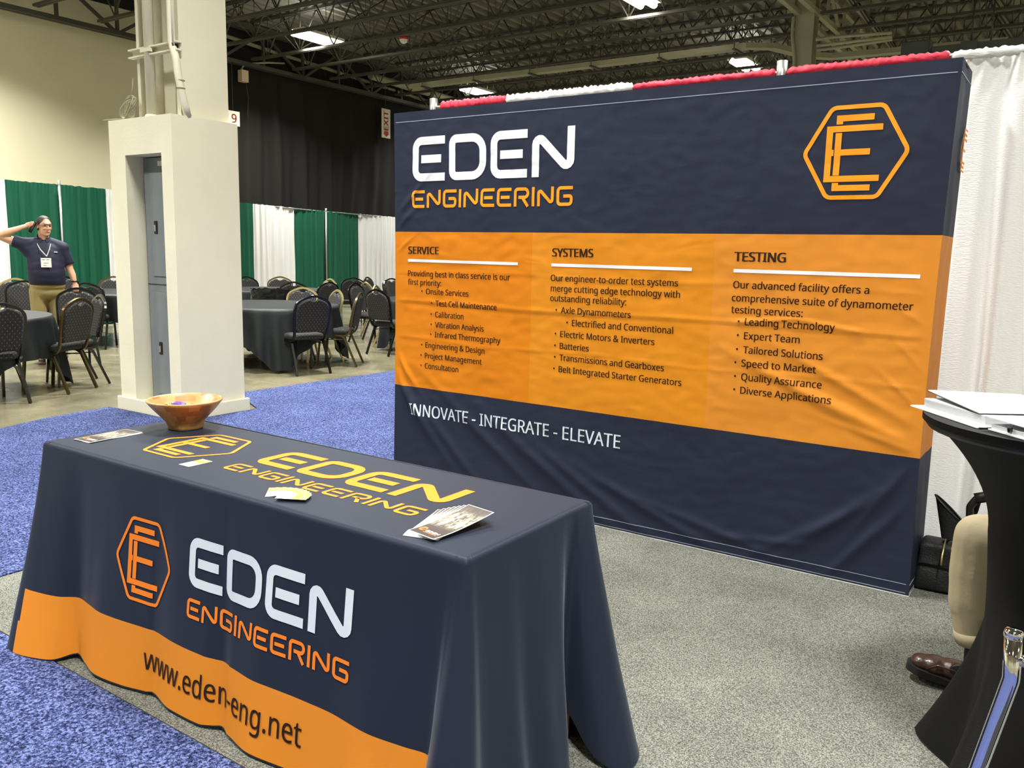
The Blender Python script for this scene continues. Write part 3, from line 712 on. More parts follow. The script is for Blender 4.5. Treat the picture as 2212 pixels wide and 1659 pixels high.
GX = [BX0 + i*(BX1-BX0)/NU for i in range(NU+1)]
def zrows():
    zs = [0.012]
    def seg(a, b, st):
        n = max(1, round((b-a)/st)); zs.extend([a+(b-a)*(i+1)/n for i in range(n)])
    seg(.012, ZB, .013); seg(ZB, ZA, .010); seg(ZA, BH, .014); return zs
ZR = zrows()
TAB = [[bd_off(x, z) for z in ZR] for x in GX]
import bisect as _bis
def tab_off(x, z):
    """offset interpolated on the cloth's own grid, so that print lies exactly on it"""
    fi = min(NU-1e-6, max(0, (x-BX0)/(BX1-BX0)*NU)); i = int(fi); a = fi-i
    j = min(len(ZR)-2, max(0, _bis.bisect_right(ZR, z)-1)); b = min(1, max(0, (z-ZR[j])/(ZR[j+1]-ZR[j])))
    return (TAB[i][j]*(1-a)+TAB[i+1][j]*a)*(1-b) + (TAB[i][j+1]*(1-a)+TAB[i+1][j+1]*a)*b
def bd_x(u, z):
    """side edges pull in slightly between top and bottom"""
    pin = .014*math.sin(PI*min(1, max(0, z/BH)))
    x = BX0 + u*(BX1-BX0); k = max(0, 1-(x-BX0)/.10); q = max(0, 1-(BX1-x)/.10)
    return x + pin*k - pin*q
def on_bd(u, v, eps=.0020): return (u, BY - tab_off(u, v) - eps, v)
root = empty('fabric_backdrop', (0, 0, 0), label='tall pop-up backdrop in navy and orange cloth with printed company text', cat='backdrop')
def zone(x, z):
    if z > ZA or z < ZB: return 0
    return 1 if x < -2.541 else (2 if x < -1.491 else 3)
def sheet_mesh(us, zs, fn, mi):
    bm = BM(); V = [[bm.verts.new(fn(u, z)) for z in zs] for u in us]
    for i in range(len(us)-1):
        for j in range(len(zs)-1):
            f = bm.faces.new((V[i][j], V[i+1][j], V[i+1][j+1], V[i][j+1])); f.smooth = True; f.material_index = mi((us[i]+us[i+1])/2, (zs[j]+zs[j+1])/2)
    return bm
us = [i/NU for i in range(NU+1)]
def fx_(u, z):
    return (bd_x(u, z), BY - tab_off(BX0 + u*(BX1-BX0), z), z)
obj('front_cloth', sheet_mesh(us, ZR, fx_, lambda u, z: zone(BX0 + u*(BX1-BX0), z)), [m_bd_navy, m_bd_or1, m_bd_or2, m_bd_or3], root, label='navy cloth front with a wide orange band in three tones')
def side(x0, sgn, name):
    vs = [i/14 for i in range(15)]
    def fn(u, z):
        pin = .014*math.sin(PI*z/BH)*(1-u*.3); xx = x0 - sgn*pin; wv = .006*noise.noise((u*3, z*5, 2)) * min(1, 4*u*(1-u)+.0)
        return (xx + sgn*wv, BY + u*BD, z)
    return obj(name, sheet_mesh(vs, ZR[::3] + [ZR[-1]], fn, lambda u, z: 1 if ZB < z < ZA else 0), [m_bd_navy, m_bd_or3], root)
# rows must meet the colour boundaries on the sides too
_zr = ZR; ZR3 = sorted(set([ZR[0], ZB, ZA, BH] + ZR[::4]))
def side2(x0, sgn, name):
    vs = [i/14 for i in range(15)]
    def fn(u, z):
        pin = .014*math.sin(PI*z/BH)*(1-u*.3); wv = .006*noise.noise((u*3, z*5, 2))*min(1, 4*u*(1-u))
        return (x0 - sgn*pin + sgn*wv, BY + u*BD, z)
    return obj(name, sheet_mesh(vs, ZR3, fn, lambda u, z: 1 if ZB < z < ZA else 0), [m_bd_navy, m_bd_or3], root)
side2(BX1, 1, 'side_cloth'); side2(BX0, -1, 'side_cloth')
# hem stitching and light base strip
def strip(z, w_, m, nm, eps=.0015):
    def fn(u, v):
        x = BX0+.015 + u*(BX1-BX0-.03); zz = z + (v-.5)*w_; return (x, BY - bd_off(x, zz) - eps, zz)
    bm = BM(); grid(bm, 120, 1, fn); return obj(nm, bm, m, root)
m_thread = mat('pale_thread', (150, 158, 176), .7)
strip(BH-.052, .0035, m_thread, 'stitching'); strip(.062, .003, m_thread, 'stitching'); strip(.022, .003, m_thread, 'stitching')
for z in (BH-.052, .062, .022):
    obj('stitching', bx(BX1-.001, BX1+.0012, BY, BY+BD, z-.0015, z+.0015), m_thread, root)
obj('base_bar', bx(BX0, BX1, BY, BY+.02, .001, .011), m_paper, root); obj('base_bar', bx(BX1-.02, BX1, BY+.02, BY+BD, .001, .011), m_paper, root)
obj('top_rim', bx(BX0, BX1, BY+.002, BY+.02, BH-.004, BH+.004), m_bd_navy, root)
obj('top_rim', bx(BX1-.02, BX1, BY+.02, BY+BD, BH-.004, BH+.004), m_bd_navy, root)
# inner pop-up frame: posts, rails and crossed struts
nx, nz_ = 4, 3
for i in range(nx+1):
    x = BX0+.05 + i*(BX1-BX0-.1)/nx
    obj('frame_post', rod(BM(), (x, BY+.035, .02), (x, BY+.035, BH-.02), .010, 6), m_alu, root); obj('frame_post', rod(BM(), (x, BY+BD-.03, .02), (x, BY+BD-.03, BH-.02), .010, 6), m_alu, root)
for i in range(nx):
    for j in range(nz_):
        xa = BX0+.05 + i*(BX1-BX0-.1)/nx; xb = xa + (BX1-BX0-.1)/nx; za = .03 + j*(BH-.06)/nz_; zb = za + (BH-.06)/nz_
        bm = BM(); rod(bm, (xa, BY+.04, za), (xb, BY+.05, zb), .008, 5); rod(bm, (xa, BY+.05, zb), (xb, BY+.04, za), .008, 5); obj('crossed_strut', bm, m_alu, root)
# printing
obj('company_name', place(techno('EDEN', -3.405, 1.880, 1.117, .256, .046, .031), on_bd, .014), m_bd_white, root, label='white printed company name')
obj('company_name_line', place(techno('ENGINEERING', -3.408, 1.725, 1.118, .103, .0175, .0175), on_bd, .014), m_bd_orp, root, label='orange printed second line of the name')
obj('logo', place(hex_logo(-.888, 1.935, .223, .200, .018), on_bd, .014), m_bd_orp, root, label='orange hexagon logo with two interlocked letters')
lb = hex_logo(0, 0, .112, .09, .009)
for v in lb.verts: v.co.x += 4.165; v.co.y += 1.950
bmesh.ops.bisect_plane(lb, geom=lb.verts[:]+lb.edges[:]+lb.faces[:], plane_co=(BY+BD, 0, 0), plane_no=(1, 0, 0), clear_outer=True)
obj('side_logo', place(lb, lambda u, v: (BX1 - .014*math.sin(PI*v/BH) + .012, u, v)), m_bd_orp, root)
for s, x0, x1, b in (('SERVICE', -3.440, -3.199, 1.453), ('SYSTEMS', -2.408, -2.152, 1.458), ('TESTING', -1.392, -1.148, 1.457)):
    obj('heading', place(text_fit(s, x0, x1, b, .043, bold=.05), on_bd, .012), m_bd_dark, root)
for x0, x1 in ((-3.440, -2.628), (-2.409, -1.601), (-1.392, -.582)):
    bm = BM(); stroke(bm, [(x0, 1.412), (x1, 1.412)], .0165); obj('rule', place(bm, on_bd), m_bd_white, root)
LINES = [("Providing best in class service is our",-3.439,-2.680,1.318,0),("first priority:",-3.439,-3.179,1.265,0),
("Onsite Services",-3.297,-2.973,1.213,1),("Test Cell Maintenance",-3.220,-2.767,1.145,2),("Calibration",-3.223,-3.005,1.078,2),("Vibration Analysis",-3.222,-2.856,1.016,2),
("Infrared Thermography",-3.225,-2.737,0.956,2),("Engineering & Design",-3.297,-2.848,0.887,1),("Project Management",-3.301,-2.867,0.822,1),("Consultation",-3.300,-3.041,0.759,1),
("Our engineer-to-order test systems",-2.411,-1.669,1.326,0),("merge cutting edge technology with",-2.409,-1.656,1.270,0),("outstanding reliability:",-2.410,-1.949,1.217,0),
("Axle Dynamometers",-2.339,-1.919,1.154,1),("Electrified and Conventional",-2.269,-1.683,1.089,2),("Electric Motors & Inverters",-2.340,-1.781,1.024,1),("Batteries",-2.341,-2.159,0.959,1),
("Transmissions and Gearboxes",-2.340,-1.722,0.896,1),("Belt Integrated Starter Generators",-2.343,-1.623,0.831,1),
("Our advanced facility offers a",-1.390,-0.778,1.330,0),("comprehensive suite of dynamometer",-1.392,-0.597,1.268,0),("testing services:",-1.392,-1.054,1.212,0),
("Leading Technology",-1.319,-0.908,1.158,1),("Expert Team",-1.320,-1.059,1.091,1),("Tailored Solutions",-1.319,-0.951,1.024,1),("Speed to Market",-1.323,-0.975,0.960,1),
("Quality Assurance",-1.321,-0.946,0.893,1),("Diverse Applications",-1.321,-0.898,0.828,1)]
for s, x0, x1, b, bl in LINES:
    bm = text_fit(s, x0, x1, b, .0335, bold=.02)
    if bl:
        cx = x0 - .030; c0 = bm.verts.new((cx, b+.017, 0)); rg = [bm.verts.new((cx+.0052*math.cos(a*PI/5), b+.017+.0052*math.sin(a*PI/5), 0)) for a in range(10)]
        for k in range(10): bm.faces.new((c0, rg[k], rg[(k+1) % 10]))
    obj('text_line', place(bm, on_bd, .012), m_bd_dark, root)
m_bd_pale = fabric_mat('backdrop_pale_print', (206, 216, 228), .3)
obj('slogan', place(text_fit('INNOVATE - INTEGRATE - ELEVATE', -3.412, -1.949, .458, .073, bold=.012), on_bd, .012), m_bd_pale, root, label='pale printed slogan under the orange band')

# pipe and drape behind the backdrop
def gather(x0, x1, col, lab, seed):
    bm = drape_bm((x0, 4.275), (x1, 4.275), .03, 2.372, (x1-x0)*9, .022, seed, nz=26, per=16)
    return obj('drape', bm, col, label=lab, cat='drape', group='booth drapes behind the backdrop')
d1 = gather(-3.49, -2.99, m_red, 'red gathered drape showing over the left end of the backdrop', 31)
d2 = gather(-2.99, -2.15, m_white, 'white gathered drape showing above the company name', 32)
d3 = gather(-2.15, -1.36, m_red, 'red gathered drape above the middle of the backdrop', 33)
d4 = gather(-1.33, -.60, m_red, 'red gathered drape above the orange logo of the backdrop', 34)
bm = drape_bm((-.60, 4.30), (1.2, 4.24), .02, 2.385, 8, .045, 35, nz=40, per=34, head=.13)
d5 = obj('drape', bm, m_white, label='long white drape hanging right of the tall backdrop', cat='drape', group='booth drapes behind the backdrop')
# ruffled headers where the rod gathers the cloth
def ruffle(x0, x1, m, par, seed, y=4.27, z=2.375, r=.030):
    rnd = random.Random(seed); bm = BM(); n = int((x1-x0)/.012)
    def fn(u, v):
        x = x0 + u*(x1-x0); a = 2*PI*v; rr = r*(1 + .32*noise.noise((x*55, math.cos(a)*1.4, math.sin(a)*1.4+seed)) + .14*math.sin(x*190 + 2*math.sin(a)))
        if u < .004 or u > .996: rr *= .3
        return (x, y + rr*.8*math.cos(a), z + rr*math.sin(a))
    V = [[bm.verts.new(fn(i/n, j/14)) for j in range(14)] for i in range(n+1)]
    for i in range(n):
        for j in range(14):
            f = bm.faces.new((V[i][j], V[i+1][j], V[i+1][(j+1) % 14], V[i][(j+1) % 14])); f.smooth = True
    return obj('ruffled_header', bm, m, par)
ruffle(-3.50, -2.99, m_red, d1, 1)
ruffle(-2.99, -2.15, m_white, d2, 2)
ruffle(-2.15, -1.37, m_red, d3, 3, r=.022)
ruffle(-1.32, -.60, m_red, d4, 4, r=.022)
ruffle(-.60, 1.2, m_white, d5, 5, y=4.27, z=2.372, r=.020)
bm = BM(); rod(bm, (-3.56, 4.27, 2.375), (1.2, 4.27, 2.375), .010, 8); obj('drape_rail', bm, m_alu, label='metal rod holding up the red and white booth drapes', cat='rail')
pipe_post(-3.556, 4.27, 2.43, 'silver drape post at the left end of the red drape', 'booth drape posts')
pipe_post(-1.345, 4.27, 2.43, 'silver drape post between the two red drapes', 'booth drape posts')

# ------------------------------------------------------------------ exhibition table and its cloth
TX0, TX1, TY0, TY1, TZ = -3.098, -1.142, 1.505, 2.121, .75
root = empty('folding_table', ((TX0+TX1)/2, (TY0+TY1)/2, 0), label='folding table hidden beneath the navy printed cloth', cat='table')
cx_, cy_ = (TX0+TX1)/2, (TY0+TY1)/2
obj('tabletop', bx(TX0+.012-cx_, TX1-.012-cx_, TY0+.012-cy_, TY1-.012-cy_, .71, .744), m_beige, root)
for sx in (-1, 1):
    for sy in (-1, 1):
        obj('leg', tube(BM(), [(sx*.78, sy*.22, .71), (sx*.78, sy*.24, .0)], .014, 8), m_alu, root)
# hem outline, counter-clockwise from the front left corner; (top x, top y) -> (hem x, hem y, hem z)
HEM = [((-3.098, 1.55), (-3.16, 1.50, .02)), ((-3.098, 1.52), (-3.15, 1.40, .03)), ((-3.098, 1.508), (-3.105, 1.338, .02)), ((-3.094, 1.505), (-3.04, 1.325, .012)), ((-3.05, 1.505), (-2.95, 1.338, .015)), ((-2.93, 1.505), (-2.86, 1.375, .018)),
       ((-2.83, 1.505), (-2.815, 1.435, .03)), ((-2.74, 1.505), (-2.74, 1.422, .025)), ((-2.64, 1.505), (-2.64, 1.402, .02)), ((-2.50, 1.505), (-2.50, 1.418, .018)), ((-2.40, 1.505), (-2.40, 1.440, .02)), ((-2.37, 1.505), (-2.37, 1.446, .024)), ((-2.25, 1.505), (-2.25, 1.425, .018)),
       ((-2.10, 1.505), (-2.10, 1.430, .018)), ((-2.055, 1.505), (-2.055, 1.446, .022)), ((-2.025, 1.505), (-2.025, 1.455, .026)), ((-1.985, 1.505), (-1.985, 1.440, .022)), ((-1.86, 1.505), (-1.86, 1.420, .018)), ((-1.70, 1.505), (-1.70, 1.436, .018)), ((-1.56, 1.505), (-1.56, 1.440, .02)), ((-1.42, 1.505), (-1.42, 1.420, .02)),
       ((-1.30, 1.505), (-1.30, 1.440, .02)), ((-1.20, 1.505), (-1.235, 1.452, .022)), ((-1.165, 1.505), (-1.205, 1.38, .015)), ((-1.148, 1.507), (-1.135, 1.318, .01)), ((-1.142, 1.51), (-1.06, 1.345, .01)), ((-1.142, 1.525), (-1.035, 1.42, .012)), ((-1.142, 1.545), (-1.075, 1.515, .02)), ((-1.142, 1.60), (-1.07, 1.585, .02)),
       ((-1.142, 1.67), (-1.055, 1.66, .02)), ((-1.142, 1.73), (-1.075, 1.73, .022)), ((-1.142, 1.80), (-1.05, 1.80, .02)), ((-1.142, 1.87), (-1.055, 1.86, .02)), ((-1.142, 1.92), (-1.065, 1.905, .025)), ((-1.142, 1.95), (-1.10, 1.935, .09)), ((-1.142, 1.98), (-1.152, 1.975, .14)), ((-1.142, 2.01), (-1.145, 2.01, .135)), ((-1.142, 2.035), (-1.05, 1.985, .05)),
       ((-1.142, 2.07), (-.985, 1.985, .02)), ((-1.142, 2.10), (-.935, 2.03, .012)), ((-1.145, 2.119), (-.955, 2.12, .012)), ((-1.17, 2.121), (-1.04, 2.19, .015)), ((-1.25, 2.121), (-1.22, 2.19, .02)), ((-1.5, 2.121), (-1.5, 2.18, .02)), ((-1.8, 2.121), (-1.8, 2.19, .02)), ((-2.1, 2.121), (-2.1, 2.175, .02)), ((-2.4, 2.121), (-2.4, 2.19, .02)), ((-2.7, 2.121), (-2.7, 2.18, .02)),
       ((-3.0, 2.121), (-3.0, 2.20, .02)), ((-3.08, 2.121), (-3.1, 2.25, .015)), ((-3.098, 2.10), (-3.18, 2.18, .015)), ((-3.098, 2.0), (-3.16, 2.0, .02)), ((-3.098, 1.85), (-3.15, 1.85, .02)), ((-3.098, 1.7), (-3.165, 1.7, .02))]
def cr(p0, p1, p2, p3, t):
    return tuple(.5*((2*b) + (-a+c)*t + (2*a-5*b+4*c-d)*t*t + (-a+3*b-3*c+d)*t**3) for a, b, c, d in zip(p0, p1, p2, p3))
SK = []   # (topx, topy, hemx, hemy, hemz)
NH = len(HEM)
for i in range(NH):
    P = [HEM[(i+k-1) % NH] for k in range(4)]; n = max(3, int(math.dist(P[1][1][:2], P[2][1][:2]) / .012))
    for k in range(n):
        t = k/n; a = [P[1][0][q]*(1-t) + P[2][0][q]*t for q in (0, 1)]; h = cr(P[0][1], P[1][1], P[2][1], P[3][1], t)
        hx_ = a[0] if (a[1] < 1.506 and -2.815 <= a[0] <= -1.30) else h[0]
        SK.append((a[0], a[1], hx_, h[1], max(.008, h[2])))
RC = .016
def skirt(s, t):
    """s: entry of SK; t 0 (table edge) .. 1 (hem)"""
    tx, ty, hx, hy, hz = s
    if t <= 0: t = 0
    d = Vector((hx-tx, hy-ty, 0)); z = TZ - t*(TZ-hz)
    g = .30*t + .70*t**1.25
    # rounded table edge
    dz = TZ - z
    sink = 0
    if dz < RC: a = math.acos(max(0, 1 - dz/RC)); sink = RC*(1-math.sin(a))
    nx_ = (tx-cx_)/abs(tx-cx_)*(1 if abs(abs(tx-cx_)-.978) < .03 else 0); ny_ = (1 if ty > cy_ else -1)*(1 if abs(abs(ty-cy_)-.308) < .02 else 0)
    L = math.hypot(nx_, ny_) or 1
    w_ = .0035*noise.noise((tx*9 + ty*9, t*3, 3.3))*min(1, t*3)
    return Vector((tx + d.x*g - nx_/L*(sink+w_), ty + d.y*g - ny_/L*(sink+w_), z))
TROW = [0, .002, .005, .010, .0155, .021, .03] + [.03 + .97*(i/46) for i in range(1, 47)]
root = empty('table_throw', (0, 0, 0), label='navy printed tablecloth with orange lower band draped over the front table', cat='tablecloth')
bm = BM(); V = [[bm.verts.new(skirt(s, t)) for t in TROW] for s in SK]
# colour band along the front: follow z = .235
FRONT0, FRONT1 = None, None
for i in range(len(SK)):
    A, B_ = V[i], V[(i+1) % len(SK)]
    for j in range(len(TROW)-1):
        f = bm.faces.new((A[j], A[j+1], B_[j+1], B_[j])); f.smooth = True
# top sheet
ring = [V[i][0] for i in range(len(SK))]
f = bm.faces.new(ring[::-1]); f.smooth = False
bmesh.ops.triangulate(bm, faces=[f])
ZBAND = .232
fr = [fc for fc in bm.faces if fc.calc_center_median().y < 1.5 and fc.calc_center_median().z < .4 and -3.06 < fc.calc_center_median().x < -1.20]
geo = list({v for fc in fr for v in fc.verts}) + list({e for fc in fr for e in fc.edges}) + fr
bmesh.ops.bisect_plane(bm, geom=geo, plane_co=(0, 0, ZBAND), plane_no=(0, 0, 1))
for fc in bm.faces:
    c = fc.calc_center_median()
    if c.z < ZBAND and c.y < 1.5 and -3.045 < c.x < -1.198: fc.material_index = 1
bmesh.ops.recalc_face_normals(bm, faces=bm.faces); obj('cloth', bm, [m_tc_navy, m_tc_or], root)
FR = [s for s in SK if s[1] < 1.506 and -2.84 < s[0] < -1.22]; FR.sort(key=lambda s: s[0])
def on_front(x, z, eps=.0022):
    for i in range(len(FR)-1):
        if FR[i][0] <= x <= FR[i+1][0]: break
    a, b = FR[i], FR[i+1]; k = (x-a[0])/max(1e-6, b[0]-a[0]); s = tuple(p_*(1-k)+q_*k for p_, q_ in zip(a, b))
    t = (TZ-z)/(TZ-s[4]); j = min(len(TROW)-2, max(0, _bis.bisect_right(TROW, t)-1)); q = (t-TROW[j])/(TROW[j+1]-TROW[j])
    y = (skirt(a, TROW[j]).y*(1-k) + skirt(b, TROW[j]).y*k)*(1-q) + (skirt(a, TROW[j+1]).y*(1-k) + skirt(b, TROW[j+1]).y*k)*q
    return (x, y - eps, z)
st = .01
obj('company_name', place(techno('EDEN', -2.196, .432, .698, .155, .029, .019), on_front, st), m_tc_white, root, label='white printed company name on the front')
obj('company_name_line', place(techno('ENGINEERING', -2.196, .332, .698, .062, .0108, .0105), on_front, st), m_tc_orp, root)
obj('logo', place(hex_logo(-2.437, .450, .146, .139, .011), on_front, st), m_tc_orp, root)
obj('web_address', place(text_fit('www.eden-eng.net', -2.417, -1.664, .098, .072, bold=.012), on_front, .008), m_bd_dark, root, label='dark printed web address on the orange band')
on_top = lambda u, v: (u, v, TZ + .0012)
obj('company_name', place(techno('EDEN', -2.278, 1.787, .812, .185, .036, .022), on_top), m_tc_orp, root, label='orange printed company name on the table top')
obj('company_name_line', place(techno('ENGINEERING', -2.284, 1.670, .824, .074, .0128, .0125), on_top), m_tc_orp, root)
obj('logo', place(hex_logo(-2.605, 1.812, .192, .166, .013), on_top), m_tc_orp, root)
# hem stitching line
bm = BM()
for i in range(len(SK)):
    a, b = SK[i], SK[(i+1) % len(SK)]
    p_, q_ = skirt(a, 1), skirt(b, 1); 
    vs = [bm.verts.new(p_ + Vector((0, 0, .003))), bm.verts.new(q_ + Vector((0, 0, .003))), bm.verts.new(q_ - Vector((0, 0, .002))), bm.verts.new(p_ - Vector((0, 0, .002)))]; bm.faces.new(vs)
obj('hem', bm, m_tc_navy, root)
# storage box seen through the gap of the cloth
root = empty('cardboard_box', (-1.305, 1.95, 0), label='beige cardboard box standing under the table behind the cloth gap', cat='box')
obj('body', bx(-.14, .14, -.12, .12, .010, .20, bev=.003), m_beige, root); obj('flap', bx(-.141, .141, -.121, 0, .20, .204), m_beige, root); obj('flap', bx(-.141, .141, .002, .121, .20, .204), m_beige, root)

# ------------------------------------------------------------------ bowl of sweets
bcx, bcy = -2.905, 1.965
root = empty('wooden_bowl', (bcx, bcy, TZ+.001), label='flared bamboo bowl of sweets at the far left of the navy table', cat='bowl')
prof = [(0, .0), (.060, .0), (.066, .003), (.067, .012), (.071, .024), (.076, .034), (.088, .048), (.103, .064), (.120, .083), (.135, .102), (.143, .113), (.1435, .117), (.139, .119), (.134, .115), (.118, .094), (.098, .070), (.078, .052), (.05, .040), (.0, .036)]
obj('vessel', lathe(BM(), prof, 64), m_bowl, root)
m_pur = mat('purple_wrapper', (96, 60, 168), .25, bump=.6, bscale=90); m_yel = mat('yellow_wrapper', (246, 226, 40), .3, bump=.4, bscale=90); m_redw = mat('red_wrapper', (206, 30, 52), .25, bump=.5, bscale=90); m_dkw = mat('dark_wrapper', (60, 34, 70), .3, bump=.4, bscale=90)
rnd = random.Random(5)
SW = [(-.005, -.018, .098, .3, m_pur, 'purple wrapped sweet on top of the pile in the bowl', 1.15), (-.052, -.02, .090, -.1, m_yel, 'yellow wrapped sweet at the left of the bowl', 1), (.052, -.01, .088, .25, m_yel, 'yellow wrapped sweet at the right of the bowl', 1),
      (.03, .012, .092, -.5, m_redw, 'red wrapped sweet tucked behind the purple one', .9), (-.082, .0, .087, 1.1, m_dkw, 'dark wrapped sweet at the far left rim of the bowl', .7), (.078, .016, .090, .5, m_dkw, 'dark purple sweet at the far right rim of the bowl', .8),
      (-.03, .032, .082, .8, m_yel, 'yellow wrapped sweet at the back of the bowl', 1), (.0, .0, .070, 1.3, m_redw, 'red wrapped sweet under the purple one', 1), (.045, .045, .080, 2.1, m_pur, 'purple wrapped sweet at the back of the bowl', .9), (-.055, .04, .074, 2.4, m_redw, 'red wrapped sweet at the back left of the bowl', .9),
      (-.02, -.05, .075, .1, m_dkw, 'dark wrapped sweet at the front of the bowl', .9), (.035, -.045, .074, 2.9, m_redw, 'red wrapped sweet at the front right of the bowl', .9)]
for x, y, z, a, m, lab, sc in SW:
    r = empty('wrapped_sweet', (bcx+x, bcy+y, TZ+z), a, label=lab, cat='sweet', group='wrapped sweets in the wooden bowl'); r.rotation_euler = (rnd.uniform(-.15, .15), rnd.uniform(-.12, .12), a); r.scale = (sc, sc, sc)
    bm = BM(); n = 10
    tube(bm, [(-.026, 0, 0), (-.024, 0, 0), (-.018, 0, 0), (0, 0, .001), (.018, 0, 0), (.024, 0, 0), (.026, 0, 0)], [.002, .006, .011, .013, .011, .006, .002], 10)
    for v in bm.verts: v.co.z *= .75
    obj('wrapper', bm, m, r)
    bm = BM()
    for s in (-1, 1):
        c0 = bm.verts.new((s*.024, 0, 0)); fan = [bm.verts.new((s*.040, (k-2)*.006, .002*(1 if k % 2 else -1))) for k in range(5)]
        for k in range(4): bm.faces.new((c0, fan[k], fan[k+1]))
    obj('twisted_end', bm, m, r)
# small filler support: lower layer of sweets keeps the pile up
bm = BM(); lathe(bm, [(0, .069), (.03, .070), (.06, .068), (.085, .064)], 20)
for v in bm.verts: v.co.z += .006*noise.noise(v.co*90)
o = obj('sweet_layer', bm, m_dkw, kind='stuff', label='lower layer of dark wrapped sweets filling the wooden bowl', cat='sweets'); o.location = (bcx, bcy, TZ)

# ------------------------------------------------------------------ printed matter on the table
def rot_pt(px, py, a): return (px*math.cos(a) - py*math.sin(a), px*math.sin(a) + py*math.cos(a))
def flyer(x, y, z, a, lift, lab, group, logo=False):
    root = empty('brochure', (x, y, z), a, label=lab, cat='brochure', group=group)
    W_, H_ = .099, .216
    def zf(u, v): return lift*(max(0, v-.03)/.19)**1.5 + .0015*math.cos((u)*60)*0
    bm = BM(); grid(bm, 4, 10, lambda u, v: ((u-.5)*W_, v*H_, zf(u, v*H_)), smooth=True); r = bmesh.ops.extrude_face_region(bm, geom=bm.faces[:])
    for e in r['geom']:
        if isinstance(e, bmesh.types.BMVert): e.co.z += .0006
    bmesh.ops.recalc_face_normals(bm, faces=bm.faces); obj('sheet', bm, m_paper, root)
    bm = BM(); grid(bm, 4, 10, lambda u, v: ((u-.5)*(W_-.006), .003 + v*(H_-.006), zf(u, .003+v*(H_-.006)) + .0009)); obj('printed_face', bm, m_flyer, root)
    if logo:
        f_ = lambda u, v: (u, v, zf(0, v) + .0013)
        obj('logo', place(hex_logo(-.029, .036, .012, .0115, .0022), f_), m_printed_orange, root); obj('company_name', place(techno('EDEN', -.012, .025, .048, .012, .0026, .0016), f_), m_print_white, root)
        obj('company_name_line', place(techno('ENGINEERING', -.012, .018, .048, .0048, .001, .001), f_), m_printed_orange, root)
    return root
for i in range(7):
    a = math.radians(15 - 4*i); px, py = -1.325, 1.552
    lab = 'topmost brochure of the fan near the front corner, showing a small logo' if i == 6 else 'brochure fanned out beneath the topmost one near the table corner'
    flyer(px, py, TZ+.0012 + i*.0014, a, .006 + .003*i, lab, 'brochures fanned on the front table' if i < 6 else None, logo=True)
for i in range(3):
    a = math.radians(1 + 2.2*i); lab = 'topmost brochure of the flat stack at the table left end' if i == 2 else 'brochure underneath in the flat stack at the table left end'
    flyer(-2.984 + .004*i, 1.585, TZ+.0012 + i*.0012, a, 0, lab, 'brochures stacked at the left end' if i < 2 else None, logo=True)
def card(x, y, z, a, lab, group):
    root = empty('business_card', (x, y, z), a, label=lab, cat='card', group=group)
    obj('stock', bx(0, .092, -.0265, .0265, 0, .0005), m_paper, root); obj('orange_print', bx(.050, .0905, -.0255, .0255, .0005, .0007), m_printed_orange, root)
    bm = BM()
    for k in range(4): stroke(bm, [(.012 + k*.007, -.018), (.012 + k*.007, .010 - .004*(k % 2))], .0011)
    for v in bm.verts: v.co.z += .0009
    obj('small_print', bm, mat_gray_ink, root)
    bm = techno('EDEN', -.014, -.003, .028, .0075, .0017, .001)
    for v in bm.verts: x_, y_ = v.co.x, v.co.y; v.co = Vector((.079 - y_, x_, .0010))
    obj('company_name', bm, m_print_white, root)
mat_gray_ink = mat('gray_ink', (150, 150, 150), .6)
for i in range(10):
    a = math.radians(133 - i*(105/9)); px, py = -1.892 + .0025*i, 1.562 - .0005*i
    # pivot near the white end, cards swing clockwise
    card(px, py, TZ + .0012 + i*.0009, a, 'topmost orange and white business card of the fan' if i == 9 else 'orange and white business card within the fan on the table', None if i == 9 else 'business cards fanned on the table')
card(-2.397, 1.609, TZ+.0012, math.radians(91), 'single orange and white business card lying below the table top logo', None)

